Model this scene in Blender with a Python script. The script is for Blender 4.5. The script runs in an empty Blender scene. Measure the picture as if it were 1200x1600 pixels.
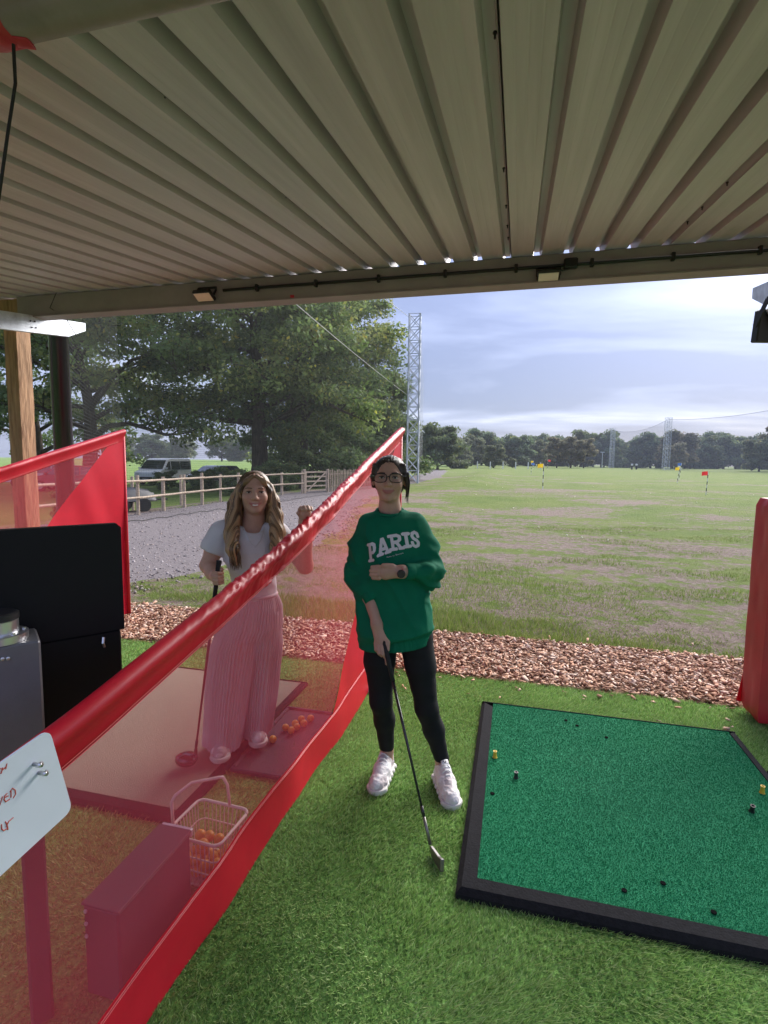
import bpy, math, random
import numpy as np
from mathutils import Vector, Matrix

random.seed(7)
RNG = np.random.default_rng(7)
SC = bpy.context.scene
COL = SC.collection
PI = math.pi

# ------------------------------------------------------------------ camera
cam_data = bpy.data.cameras.new('camera')
cam = bpy.data.objects.new('camera', cam_data)
COL.objects.link(cam)
cam_data.sensor_fit = 'VERTICAL'
cam_data.sensor_height = 24.0
cam_data.lens = 24.0 * 815.0 / 1600.0
cam_data.clip_start = 0.05
cam_data.clip_end = 4000.0
_rot = (Matrix.Rotation(math.radians(14.0), 4, 'Z')
        @ Matrix.Rotation(PI / 2 - math.atan(79 / 815.0), 4, 'X')
        @ Matrix.Rotation(0.0125, 4, 'Z'))
cam.matrix_world = Matrix.Translation((0, 0, 1.62)) @ _rot
SC.camera = cam

# ------------------------------------------------------------------ sky
SUN_AZ = math.radians(26.0)      # clockwise from +Y
SUN_EL = math.radians(34.0)
world = bpy.data.worlds.new('World')
SC.world = world
world.use_nodes = True
nt = world.node_tree
for n in list(nt.nodes):
    nt.nodes.remove(n)
N = nt.nodes.new
L = nt.links.new
w_out = N('ShaderNodeOutputWorld')
w_bg = N('ShaderNodeBackground')
w_sky = N('ShaderNodeTexSky')
w_sky.sky_type = 'NISHITA'
w_sky.sun_disc = False
w_sky.sun_elevation = SUN_EL
w_sky.sun_rotation = SUN_AZ
tc = N('ShaderNodeTexCoord')
sep = N('ShaderNodeSeparateXYZ')
L(tc.outputs['Generated'], sep.inputs[0])


def wmath(op, a, b=None, c=None):
    m = N('ShaderNodeMath')
    m.operation = op
    for i, v in enumerate((a, b, c)):
        if v is None:
            continue
        if isinstance(v, (int, float)):
            m.inputs[i].default_value = v
        else:
            L(v, m.inputs[i])
    return m.outputs[0]


zc = wmath('MAXIMUM', sep.outputs['Z'], 0.0)
den = wmath('ADD', zc, 0.13)
px = wmath('DIVIDE', sep.outputs['X'], den)
py = wmath('DIVIDE', sep.outputs['Y'], den)
comb = N('ShaderNodeCombineXYZ')
L(px, comb.inputs[0])
L(py, comb.inputs[1])
mp = N('ShaderNodeMapping')
mp.inputs['Scale'].default_value = (0.34, 0.60, 1)
mp.inputs['Rotation'].default_value = (0, 0, math.radians(-12))
mp.inputs['Location'].default_value = (3.1, 1.75, 0)
L(comb.outputs[0], mp.inputs[0])
nz = N('ShaderNodeTexNoise')
nz.inputs['Scale'].default_value = 1.25
nz.inputs['Detail'].default_value = 6
nz.inputs['Roughness'].default_value = 0.54
nz.inputs['Distortion'].default_value = 0.35
L(mp.outputs[0], nz.inputs['Vector'])
rp = N('ShaderNodeValToRGB')
cr = rp.color_ramp
cr.elements[0].position = 0.46
cr.elements[0].color = (0.102, 0.124, 0.212, 1)
cr.elements[1].position = 0.73
cr.elements[1].color = (0.37, 0.39, 0.465, 1)
e = cr.elements.new(0.595)
e.color = (0.182, 0.210, 0.320, 1)
L(nz.outputs['Fac'], rp.inputs[0])
# an overcast sky brightens smoothly towards the zenith
grad = wmath('MULTIPLY_ADD', zc, 1.45, 0.62)
# thin cloud in front of the sun
dirn = N('ShaderNodeVectorMath')
dirn.operation = 'DOT_PRODUCT'
L(tc.outputs['Generated'], dirn.inputs[0])
dirn.inputs[1].default_value = (math.sin(SUN_AZ) * math.cos(SUN_EL), math.cos(SUN_AZ) * math.cos(SUN_EL), math.sin(SUN_EL))
glow = wmath('POWER', wmath('MAXIMUM', dirn.outputs['Value'], 0.0), 16.0)
gain = wmath('ADD', grad, wmath('MULTIPLY', glow, 1.5))
cl = N('ShaderNodeVectorMath')
cl.operation = 'SCALE'
L(rp.outputs[0], cl.inputs[0])
L(gain, cl.inputs['Scale'])
ns = N('ShaderNodeVectorMath')
ns.operation = 'SCALE'
L(w_sky.outputs[0], ns.inputs[0])
ns.inputs['Scale'].default_value = 0.08
mx = N('ShaderNodeMix')
mx.data_type = 'RGBA'
mx.inputs['Factor'].default_value = 0.90
L(ns.outputs[0], mx.inputs['A'])
L(cl.outputs[0], mx.inputs['B'])
L(mx.outputs['Result'], w_bg.inputs['Color'])
w_bg.inputs['Strength'].default_value = 1.0
L(w_bg.outputs[0], w_out.inputs[0])

sun_data = bpy.data.lights.new('sun', 'SUN')
sun_data.energy = 2.3
sun_data.angle = math.radians(45)
sun_data.color = (1.0, 0.95, 0.88)
sun = bpy.data.objects.new('sun', sun_data)
COL.objects.link(sun)
sun.location = (6, 20, 25)
sun.rotation_euler = Vector((math.sin(SUN_AZ) * math.cos(SUN_EL), math.cos(SUN_AZ) * math.cos(SUN_EL), math.sin(SUN_EL))).to_track_quat('Z', 'Y').to_euler()

SC.view_settings.view_transform = 'Standard'
SC.view_settings.look = 'None'
SC.view_settings.exposure = 1.74
SC.view_settings.gamma = 1.0
SC.render.engine = 'CYCLES'
SC.cycles.max_bounces = 6
SC.cycles.diffuse_bounces = 3
SC.cycles.transparent_max_bounces = 14
SC.cycles.use_denoising = True
SC.cycles.use_adaptive_sampling = True
SC.cycles.adaptive_threshold = 0.015
SC.cycles.sample_clamp_indirect = 4.0

# ------------------------------------------------------------------ materials
MATS = {}


def mat(name, col, rough=0.6, metal=0.0, var=None, bump=None, spec=0.5, alpha=None, sss=0.0, coat=0.0,
        attr=None, col2=None, stretch=(1, 1, 1), translucent=0.0, emit=None):
    """A Principled material; var=(scale, amount) breaks up its colour, bump=(scale, strength) its surface."""
    m = bpy.data.materials.new(name)
    m.use_nodes = True
    t = m.node_tree
    b = t.nodes['Principled BSDF']
    b.inputs['Base Color'].default_value = (*col, 1)
    b.inputs['Roughness'].default_value = rough
    b.inputs['Metallic'].default_value = metal
    b.inputs['Specular IOR Level'].default_value = spec
    if coat:
        b.inputs['Coat Weight'].default_value = coat
        b.inputs['Coat Roughness'].default_value = 0.12
    if sss:
        b.inputs['Subsurface Weight'].default_value = sss
        b.inputs['Subsurface Radius'].default_value = (0.012, 0.005, 0.003)
        b.inputs['Subsurface Scale'].default_value = 1.0
    src = None
    if attr:
        a = t.nodes.new('ShaderNodeAttribute')
        a.attribute_name = attr
        src = a.outputs['Color']
    co = t.nodes.new('ShaderNodeTexCoord')
    mpn = t.nodes.new('ShaderNodeMapping')
    mpn.inputs['Scale'].default_value = stretch
    t.links.new(co.outputs['Object'], mpn.inputs[0])
    vec = mpn.outputs[0]
    if var:
        nz = t.nodes.new('ShaderNodeTexNoise')
        nz.inputs['Scale'].default_value = var[0]
        nz.inputs['Detail'].default_value = 6
        nz.inputs['Roughness'].default_value = 0.62
        t.links.new(vec, nz.inputs['Vector'])
        rm = t.nodes.new('ShaderNodeMapRange')
        rm.inputs['From Min'].default_value = 0.3
        rm.inputs['From Max'].default_value = 0.7
        rm.inputs['To Min'].default_value = 0.0
        rm.inputs['To Max'].default_value = 1.0
        t.links.new(nz.outputs['Fac'], rm.inputs['Value'])
        mxn = t.nodes.new('ShaderNodeMix')
        mxn.data_type = 'RGBA'
        t.links.new(rm.outputs[0], mxn.inputs['Factor'])
        if src is not None:
            lo = t.nodes.new('ShaderNodeVectorMath'); lo.operation = 'SCALE'; lo.inputs['Scale'].default_value = 1 - var[1]
            hi = t.nodes.new('ShaderNodeVectorMath'); hi.operation = 'SCALE'; hi.inputs['Scale'].default_value = 1 + var[1]
            t.links.new(src, lo.inputs[0]); t.links.new(src, hi.inputs[0])
            t.links.new(lo.outputs[0], mxn.inputs['A']); t.links.new(hi.outputs[0], mxn.inputs['B'])
        else:
            c2 = col2 or tuple(min(1, c * (1 + var[1])) for c in col)
            c1 = col if col2 else tuple(c * (1 - var[1]) for c in col)
            mxn.inputs['A'].default_value = (*c1, 1)
            mxn.inputs['B'].default_value = (*c2, 1)
        src = mxn.outputs['Result']
    if src is not None:
        t.links.new(src, b.inputs['Base Color'])
    if bump:
        nb = t.nodes.new('ShaderNodeTexNoise')
        nb.inputs['Scale'].default_value = bump[0]
        nb.inputs['Detail'].default_value = 5
        t.links.new(vec, nb.inputs['Vector'])
        bn = t.nodes.new('ShaderNodeBump')
        bn.inputs['Strength'].default_value = bump[1]
        bn.inputs['Distance'].default_value = 0.01
        t.links.new(nb.outputs['Fac'], bn.inputs['Height'])
        t.links.new(bn.outputs[0], b.inputs['Normal'])
    surf = b.outputs[0]
    out = t.nodes['Material Output']
    if translucent:
        tr = t.nodes.new('ShaderNodeBsdfTranslucent')
        if src is not None:
            t.links.new(src, tr.inputs['Color'])
        else:
            tr.inputs['Color'].default_value = (*col, 1)
        ms = t.nodes.new('ShaderNodeMixShader')
        ms.inputs[0].default_value = translucent
        t.links.new(surf, ms.inputs[1]); t.links.new(tr.outputs[0], ms.inputs[2])
        surf = ms.outputs[0]
    if alpha is not None:
        tp = t.nodes.new('ShaderNodeBsdfTransparent')
        ms = t.nodes.new('ShaderNodeMixShader')
        ms.inputs[0].default_value = alpha
        t.links.new(tp.outputs[0], ms.inputs[1]); t.links.new(surf, ms.inputs[2])
        surf = ms.outputs[0]
    if emit:
        b.inputs['Emission Color'].default_value = (*emit[0], 1)
        b.inputs['Emission Strength'].default_value = emit[1]
    t.links.new(surf, out.inputs['Surface'])
    MATS[name] = m
    return m


# ------------------------------------------------------------------ object helpers
def empty(name, loc=(0, 0, 0), rz=0.0):
    o = bpy.data.objects.new(name, None)
    o.empty_display_size = 0.1
    COL.objects.link(o)
    o.location = loc
    o.rotation_euler = (0, 0, rz)
    return o


def tag(o, label=None, cat=None, group=None, kind=None):
    if label:
        o['label'] = label
    if cat:
        o['category'] = cat
    if group:
        o['group'] = group
    if kind:
        o['kind'] = kind
    return o


def raw_mesh(name, verts, faces_flat, nper, smooth=False):
    """verts (n,3) array, faces_flat (m,nper) int array: all faces of one size."""
    me = bpy.data.meshes.new(name)
    v = np.asarray(verts, np.float32).reshape(-1, 3)
    f = np.asarray(faces_flat, np.int32).reshape(-1, nper)
    me.vertices.add(len(v))
    me.vertices.foreach_set('co', v.ravel())
    me.loops.add(f.size)
    me.loops.foreach_set('vertex_index', f.ravel())
    me.polygons.add(len(f))
    me.polygons.foreach_set('loop_start', np.arange(0, f.size, nper, dtype=np.int32))
    if smooth:
        me.polygons.foreach_set('use_smooth', np.ones(len(f), bool))
    me.update(calc_edges=True)
    return me


def add_color(me, cols, name='tint'):
    a = me.color_attributes.new(name, 'FLOAT_COLOR', 'POINT')
    c = np.ones((len(me.vertices), 4), np.float32)
    c[:, :3] = cols
    a.data.foreach_set('color', c.ravel())


def put(name, me, material=None, parent=None, loc=None, rz=None):
    o = bpy.data.objects.new(name, me)
    COL.objects.link(o)
    if material is not None:
        me.materials.clear()
        me.materials.append(material)
    if parent is not None:
        o.parent = parent
    if loc is not None:
        o.location = loc
    if rz is not None:
        o.rotation_euler = (0, 0, rz)
    return o


class MB:
    """Collects boxes, tubes, lathes and sheets, then links them as ONE mesh object."""

    def __init__(s):
        s.v = []
        s.f = []

    def add(s, verts, faces):
        o = len(s.v)
        s.v.extend([tuple(map(float, p)) for p in verts])
        s.f.extend([tuple(i + o for i in q) for q in faces])
        return s

    def box(s, c, size, m=None, bev=0.0):
        hx, hy, hz = size[0] / 2, size[1] / 2, size[2] / 2
        if bev <= 0:
            vs = [(x, y, z) for z in (-hz, hz) for y in (-hy, hy) for x in (-hx, hx)]
            fs = [(0, 2, 3, 1), (4, 5, 7, 6), (0, 1, 5, 4), (2, 6, 7, 3), (0, 4, 6, 2), (1, 3, 7, 5)]
        else:
            b = min(bev, hx * .9, hy * .9, hz * .9)
            vs, idx = [], {}
            for sx in (-1, 1):
                for sy in (-1, 1):
                    for sz in (-1, 1):
                        for ax in range(3):
                            p = [sx * (hx - b), sy * (hy - b), sz * (hz - b)]
                            p[ax] += (sx, sy, sz)[ax] * b
                            idx[(sx, sy, sz, ax)] = len(vs)
                            vs.append(tuple(p))
            fs = []
            for ax in range(3):
                o = [i for i in range(3) if i != ax]
                for sg in (-1, 1):
                    q = []
                    for a, b2 in ((-1, -1), (1, -1), (1, 1), (-1, 1)):
                        k = [0, 0, 0]
                        k[ax] = sg; k[o[0]] = a; k[o[1]] = b2
                        q.append(idx[(*k, ax)])
                    fs.append(tuple(q if (sg > 0) == (ax != 1) else q[::-1]))
            for ax in range(3):
                o = [i for i in range(3) if i != ax]
                for a in (-1, 1):
                    for b2 in (-1, 1):
                        k1 = [0, 0, 0]; k2 = [0, 0, 0]
                        k1[ax] = -1; k2[ax] = 1
                        k1[o[0]] = k2[o[0]] = a; k1[o[1]] = k2[o[1]] = b2
                        q = (idx[(*k1, o[0])], idx[(*k2, o[0])], idx[(*k2, o[1])], idx[(*k1, o[1])])
                        fs.append(q)
            for sx in (-1, 1):
                for sy in (-1, 1):
                    for sz in (-1, 1):
                        fs.append(tuple(idx[(sx, sy, sz, a)] for a in range(3)))
        if m is None:
            vs = [(x + c[0], y + c[1], z + c[2]) for x, y, z in vs]
        else:
            vs = [tuple(m @ Vector(p) + Vector(c)) for p in vs]
        return s.add(vs, fs)

    def beam(s, a, b, w, h, bev=0.0, up=(0, 0, 1)):
        """A bar of w x h from a to b."""
        a, b = Vector(a), Vector(b)
        d = b - a
        yv = d.normalized()
        xv = yv.cross(Vector(up))
        if xv.length < 1e-5:
            xv = Vector((1, 0, 0))
        xv.normalize()
        zv = xv.cross(yv)
        m = Matrix((xv, yv, zv)).transposed()
        return s.box((a + b) / 2, (w, d.length, h), m, bev)

    def tube(s, pts, r, n=8, caps=True, flat=1.0):
        pts = [Vector(p) for p in pts]
        rs = r if hasattr(r, '__len__') else [r] * len(pts)
        rings = []
        prev = None
        for i, p in enumerate(pts):
            d = (pts[min(i + 1, len(pts) - 1)] - pts[max(i - 1, 0)]).normalized()
            if prev is None:
                u = d.cross(Vector((0, 0, 1)))
                if u.length < 1e-3:
                    u = d.cross(Vector((1, 0, 0)))
            else:
                u = prev - d * prev.dot(d)
                if u.length < 1e-4:
                    u = d.cross(Vector((1, 0, 0)))
            u.normalize()
            prev = u
            w = d.cross(u)
            rings.append([p + (u * math.cos(2 * PI * k / n) + w * math.sin(2 * PI * k / n) * flat) * rs[i] for k in range(n)])
        vs = [v for rg in rings for v in rg]
        fs = []
        for i in range(len(pts) - 1):
            for k in range(n):
                a, b = i * n + k, i * n + (k + 1) % n
                fs.append((a, b, b + n, a + n))
        if caps:
            fs.append(tuple(range(n))[::-1])
            fs.append(tuple((len(pts) - 1) * n + k for k in range(n)))
        return s.add(vs, fs)

    def lathe(s, c, prof, n=20, m=None):
        """prof: (radius, height) pairs, revolved about z."""
        vs, fs = [], []
        for rr, z in prof:
            for k in range(n):
                vs.append(Vector((rr * math.cos(2 * PI * k / n), rr * math.sin(2 * PI * k / n), z)))
        for i in range(len(prof) - 1):
            for k in range(n):
                a, b = i * n + k, i * n + (k + 1) % n
                fs.append((a, b, b + n, a + n))
        fs.append(tuple(range(n))[::-1])
        fs.append(tuple((len(prof) - 1) * n + k for k in range(n)))
        if m is not None:
            vs = [m @ v for v in vs]
        return s.add([v + Vector(c) for v in vs], fs)

    def prism(s, poly, d, m=None, c=(0, 0, 0)):
        """poly in (x, z), extruded from y=-d/2 to d/2."""
        n = len(poly)
        vs = [Vector((p[0], -d / 2, p[1])) for p in poly] + [Vector((p[0], d / 2, p[1])) for p in poly]
        fs = [tuple(range(n)), tuple(range(n, 2 * n))[::-1]]
        for k in range(n):
            j = (k + 1) % n
            fs.append((k, k + n, j + n, j))
        if m is not None:
            vs = [m @ v for v in vs]
        return s.add([v + Vector(c) for v in vs], fs)

    def mesh(s, name, smooth=False):
        me = bpy.data.meshes.new(name)
        me.from_pydata(s.v, [], s.f)
        if smooth:
            me.polygons.foreach_set('use_smooth', np.ones(len(me.polygons), bool))
        me.update()
        return me

    def build(s, name, material, parent=None, smooth=False, loc=None, rz=None, auto=None):
        o = put(name, s.mesh(name, smooth or auto is not None), material, parent, loc, rz)
        if auto is not None:
            o.data.set_sharp_from_angle(angle=math.radians(auto))
        return o


def copy_tree(o, parent=None):
    c = o.copy()
    COL.objects.link(c)
    c.parent = parent
    for ch in list(o.children):
        copy_tree(ch, c)
    return c


# cheap lattice value noise, vectorised
def _hash(ix, iy, iz, seed):
    h = (ix * 374761393 + iy * 668265263 + iz * 2147483647 + seed * 974711) & 0xFFFFFFFF
    h = ((h ^ (h >> 13)) * 1274126177) & 0xFFFFFFFF
    return ((h ^ (h >> 16)) & 0xFFFF) / 65535.0


def vnoise(p, seed=0):
    p = np.asarray(p, np.float64)
    i = np.floor(p).astype(np.int64)
    f = p - i
    f = f * f * (3 - 2 * f)
    out = 0
    for dx in (0, 1):
        wx = f[..., 0] if dx else 1 - f[..., 0]
        for dy in (0, 1):
            wy = f[..., 1] if dy else 1 - f[..., 1]
            for dz in (0, 1):
                wz = f[..., 2] if dz else 1 - f[..., 2]
                out = out + wx * wy * wz * _hash(i[..., 0] + dx, i[..., 1] + dy, i[..., 2] + dz, seed)
    return out * 2 - 1


def fbm(p, seed=0, oct=4):
    p = np.asarray(p, np.float64)
    a, s, o = 1.0, 0.0, 0
    tot = 0
    for k in range(oct):
        s = s + a * vnoise(p * (2 ** k), seed + k)
        tot += a
        a *= 0.5
    return s / tot


def sstep(a, b, x):
    t = np.clip((np.asarray(x, float) - a) / (b - a), 0, 1)
    return t * t * (3 - 2 * t)
# ------------------------------------------------------------------ ground
def ground_z(x, y):
    x = np.asarray(x, float)
    y = np.asarray(y, float)
    rise = np.clip((y - 55) / 110, 0, 1) * (0.35 + 0.75 * np.clip((40 - x) / 90, 0, 1))
    p = np.stack([x / 9.0, y / 9.0, np.zeros_like(x)], -1)
    bumps = 0.05 * vnoise(p, 3) * sstep(5.2, 12, y) + 0.015 * vnoise(p * 6, 4) * sstep(5.0, 8, y)
    bank = 0.35 * np.exp(-((x + 3.5) / 2.2) ** 2) * sstep(24, 40, y) * (1 - sstep(70, 110, y))
    dip = -0.25 * sstep(-11.5, -14, x) * sstep(6, 12, y)
    return -0.03 + rise + bumps + bank + dip


def gz(x, y):
    return float(ground_z(np.array([x]), np.array([y]))[0])


def axis(lo, hi, near_lo, near_hi, step, grow):
    mid = list(np.arange(near_lo, near_hi + 1e-6, step))
    a, s = near_hi, step
    up = []
    while a < hi:
        s *= grow
        a = min(hi, a + s)
        up.append(a)
    a, s = near_lo, step
    dn = []
    while a > lo:
        s *= grow
        a = max(lo, a - s)
        dn.append(a)
    return np.array(dn[::-1] + mid + up)


gx = axis(-640, 640, -16, 14, 0.4, 1.12)
gy = axis(-150, 880, 4, 26, 0.3, 1.07)
GX, GY = np.meshgrid(gx, gy)
GZ = ground_z(GX, GY)
nx, ny = len(gx), len(gy)
ii = np.arange(nx * ny).reshape(ny, nx)
gf = np.stack([ii[:-1, :-1], ii[:-1, 1:], ii[1:, 1:], ii[1:, :-1]], -1).reshape(-1, 4)
gme = raw_mesh('ground', np.stack([GX, GY, GZ], -1).reshape(-1, 3), gf, 4, True)


def field_material():
    m = bpy.data.materials.new('rough_grass_and_bare_earth')
    m.use_nodes = True
    t = m.node_tree
    b = t.nodes['Principled BSDF']
    b.inputs['Roughness'].default_value = 0.95
    b.inputs['Specular IOR Level'].default_value = 0.1
    co = t.nodes.new('ShaderNodeTexCoord')

    def noise(scale, detail, rough, stretch=(1, 1, 1), dist=0.0):
        mp = t.nodes.new('ShaderNodeMapping')
        mp.inputs['Scale'].default_value = stretch
        t.links.new(co.outputs['Object'], mp.inputs[0])
        n = t.nodes.new('ShaderNodeTexNoise')
        n.inputs['Scale'].default_value = scale
        n.inputs['Detail'].default_value = detail
        n.inputs['Roughness'].default_value = rough
        n.inputs['Distortion'].default_value = dist
        t.links.new(mp.outputs[0], n.inputs['Vector'])
        return n.outputs['Fac']

    def ramp(f, stops):
        r = t.nodes.new('ShaderNodeValToRGB')
        r.color_ramp.elements[0].position = stops[0][0]
        r.color_ramp.elements[0].color = (*stops[0][1], 1)
        r.color_ramp.elements[1].position = stops[-1][0]
        r.color_ramp.elements[1].color = (*stops[-1][1], 1)
        for p, c in stops[1:-1]:
            e = r.color_ramp.elements.new(p)
            e.color = (*c, 1)
        t.links.new(f, r.inputs[0])
        return r.outputs[0]

    def mix(fac, a, bb):
        x = t.nodes.new('ShaderNodeMix')
        x.data_type = 'RGBA'
        t.links.new(fac, x.inputs['Factor']); t.links.new(a, x.inputs['A']); t.links.new(bb, x.inputs['B'])
        return x.outputs['Result']

    def mrange(f, a, bb, c=0.0, d=1.0):
        r = t.nodes.new('ShaderNodeMapRange')
        for k, v in zip(('From Min', 'From Max', 'To Min', 'To Max'), (a, bb, c, d)):
            r.inputs[k].default_value = v
        t.links.new(f, r.inputs['Value'])
        return r.outputs[0]

    def mmath(op, a, bb):
        r = t.nodes.new('ShaderNodeMath')
        r.operation = op
        for i, v in enumerate((a, bb)):
            if isinstance(v, (int, float)):
                r.inputs[i].default_value = v
            else:
                t.links.new(v, r.inputs[i])
        return r.outputs[0]

    g = ramp(noise(0.35, 8, 0.7), [(0.32, (0.11, 0.165, 0.03)), (0.5, (0.175, 0.22, 0.045)), (0.68, (0.255, 0.255, 0.08))])
    g2 = ramp(noise(9.0, 6, 0.75), [(0.3, (0.06, 0.10, 0.022)), (0.55, (0.14, 0.19, 0.05)), (0.75, (0.23, 0.23, 0.10))])
    fx = t.nodes.new('ShaderNodeMix'); fx.data_type = 'RGBA'; fx.inputs['Factor'].default_value = 0.5
    t.links.new(g, fx.inputs['A']); t.links.new(g2, fx.inputs['B'])
    grass = fx.outputs['Result']
    earth = ramp(noise(14.0, 7, 0.75), [(0.3, (0.15, 0.105, 0.08)), (0.55, (0.27, 0.205, 0.165)), (0.72, (0.40, 0.335, 0.28))])
    # bare patches stretched across the range, ragged at the edge by a finer noise
    big = noise(0.24, 6, 0.62, (0.62, 1.0, 1), 0.8)
    fine = noise(3.2, 7, 0.8)
    tot = mmath('ADD', mmath('MULTIPLY', big, 0.54), mmath('MULTIPLY', fine, 0.46))
    sepn = t.nodes.new('ShaderNodeSeparateXYZ')
    t.links.new(co.outputs['Object'], sepn.inputs[0])
    near = mrange(sepn.outputs['Y'], 5.0, 40.0, 0.072, 0.010)
    tot = mmath('ADD', tot, near)
    # no trodden earth in the far meadow
    far = mrange(sepn.outputs['Y'], 60.0, 95.0, 0.0, -0.06)
    tot = mmath('ADD', tot, far)
    lf = mrange(sepn.outputs['X'], -12.0, -18.0, 0.0, -0.25)
    tot = mmath('ADD', tot, lf)
    mask = mrange(tot, 0.540, 0.578)
    # the meadow beyond the fence is lush
    lush = mrange(sepn.outputs['X'], -16.0, -26.0)
    lushc = ramp(noise(0.5, 5, 0.6), [(0.3, (0.14, 0.22, 0.05)), (0.7, (0.22, 0.30, 0.085))])
    base = mix(lush, grass, lushc)
    col = mix(mask, base, earth)
    t.links.new(col, b.inputs['Base Color'])
    bn = t.nodes.new('ShaderNodeBump')
    bn.inputs['Strength'].default_value = 1.0
    bn.inputs['Distance'].default_value = 0.09
    t.links.new(noise(7.0, 8, 0.8), bn.inputs['Height'])
    t.links.new(bn.outputs[0], b.inputs['Normal'])
    return m


FIELD = field_material()
tag(put('ground', gme, FIELD), kind='structure')


# blades of grass: one triangle each, bent by a lean
def blades(xy, z, h, w, lean, seed=0, tip=None):
    rng = np.random.default_rng(seed)
    n = len(xy)
    ang = rng.uniform(0, 2 * PI, n)
    hh = h * rng.uniform(0.6, 1.25, n)
    dirx, diry = np.cos(ang), np.sin(ang)
    la = rng.uniform(0, 2 * PI, n)
    lx, ly = np.cos(la) * lean * hh, np.sin(la) * lean * hh
    if tip is not None:
        lx = lx + tip[0] * hh; ly = ly + tip[1] * hh
    p = np.zeros((n, 3, 3), np.float32)
    ww = w * rng.uniform(0.7, 1.3, n) / 2
    p[:, 0, 0] = xy[:, 0] - dirx * ww; p[:, 0, 1] = xy[:, 1] - diry * ww; p[:, 0, 2] = z
    p[:, 1, 0] = xy[:, 0] + dirx * ww; p[:, 1, 1] = xy[:, 1] + diry * ww; p[:, 1, 2] = z
    p[:, 2, 0] = xy[:, 0] + lx; p[:, 2, 1] = xy[:, 1] + ly; p[:, 2, 2] = z + hh
    return p.reshape(-1, 3), np.arange(n * 3).reshape(-1, 3)


# ------------------------------------------------------------------ gravel track on the left
TRK = [  # y, left x, right x
    (4.9, -13.0, -4.75), (5.6, -12.8, -4.55), (6.6, -12.4, -4.2), (8.7, -11.8, -3.7), (10.4, -11.4, -3.6), (14, -11.2, -4.3),
    (18.2, -11.4, -5.5), (24, -11.2, -6.4), (34, -11.0, -7.0), (45, -11.0, -7.6), (58, -11.2, -7.9), (84, -13.5, -10.4), (110, -20, -16)]
ty = np.array([a[0] for a in TRK]); tl = np.array([a[1] for a in TRK]); tr_ = np.array([a[2] for a in TRK])
YS = np.concatenate([np.arange(4.9, 30, 0.12), np.arange(30, 110, 0.8)])
lft = np.interp(YS, ty, tl); rgt = np.interp(YS, ty, tr_) + 0.28 * vnoise(np.stack([YS * 1.1, YS * 0, YS * 0], -1), 9) + 0.10 * vnoise(np.stack([YS * 5, YS * 0, YS * 0], -1), 19)
K = 24
U = np.linspace(0, 1, K)
TX = lft[:, None] * (1 - U) + rgt[:, None] * U
TY = np.repeat(YS[:, None], K, 1)
TZ = ground_z(TX, TY) + 0.014 - 0.03 * (np.abs(U - 0.5) * 2) ** 14
ti = np.arange(TX.size).reshape(TX.shape)
tf = np.stack([ti[:-1, :-1], ti[:-1, 1:], ti[1:, 1:], ti[1:, :-1]], -1).reshape(-1, 4)
GRAVEL = mat('grey_gravel', (0.17, 0.145, 0.138), 0.95, var=(38, 0.5), bump=(55, 0.9), spec=0.2)
_g = put('gravel_track', raw_mesh('gravel_track', np.stack([TX, TY, TZ], -1).reshape(-1, 3), tf, 4, True), GRAVEL)
tag(_g, kind='structure')


def scatter_solid(n, xy, z, size, flat, cols, seed, name, material, long=1.0, tilt=0.5):
    """Small irregular flattened blocks (8 corners, jittered), one mesh."""
    rng = np.random.default_rng(seed)
    base = np.array([(x, y, zz) for zz in (-1, 1) for y in (-1, 1) for x in (-1, 1)], float)
    P = base[None] * rng.uniform(0.65, 1.2, (n, 8, 3))
    s = size * np.clip(np.exp(rng.normal(0, 0.38, n)), 0.4, 2.4)
    P = P * np.stack([s * long, s, s * flat], -1)[:, None, :] * 0.5
    a = rng.uniform(0, 2 * PI, n); bt = rng.normal(0, tilt, n); ct = rng.normal(0, tilt, n)

    def R(ax, t):
        c, s2 = np.cos(t), np.sin(t)
        M = np.zeros((len(t), 3, 3))
        i, j = [(1, 2), (0, 2), (0, 1)][ax]
        M[:, ax, ax] = 1
        M[:, i, i] = c; M[:, j, j] = c; M[:, i, j] = -s2; M[:, j, i] = s2
        return M
    M = R(2, a) @ R(0, bt) @ R(1, ct)
    P = np.einsum('nij,nkj->nki', M, P)
    P[:, :, 0] += xy[:, 0:1]; P[:, :, 1] += xy[:, 1:2]; P[:, :, 2] += np.asarray(z).reshape(-1, 1)
    fs = np.array([(0, 2, 3, 1), (4, 5, 7, 6), (0, 1, 5, 4), (2, 6, 7, 3), (0, 4, 6, 2), (1, 3, 7, 5)])
    F = (fs[None] + (np.arange(n) * 8)[:, None, None]).reshape(-1, 4)
    me = raw_mesh(name, P.reshape(-1, 3), F, 4)
    c = np.asarray(cols)[rng.integers(0, len(cols), n)] * rng.uniform(0.75, 1.25, (n, 1))
    add_color(me, np.repeat(c, 8, 0))
    return put(name, me, material)


STONE = mat('loose_stone', (0.3, 0.3, 0.3), 0.9, attr='tint', spec=0.25)
n = 9000
sy = 5.0 + 17 * RNG.uniform(0, 1, n) ** 1.5
sx = np.interp(sy, ty, tl) + (np.interp(sy, ty, tr_) - np.interp(sy, ty, tl)) * RNG.uniform(0, 1.02, n)
o = scatter_solid(n, np.stack([sx, sy], -1), ground_z(sx, sy) + 0.014, 0.019, 0.6,
                  [(0.21, 0.18, 0.17), (0.29, 0.25, 0.24), (0.13, 0.115, 0.11), (0.38, 0.34, 0.32), (0.25, 0.20, 0.175)], 5, 'track_gravel', STONE)
tag(o, 'loose grey stones on the gravel track', 'gravel', kind='stuff')

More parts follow.
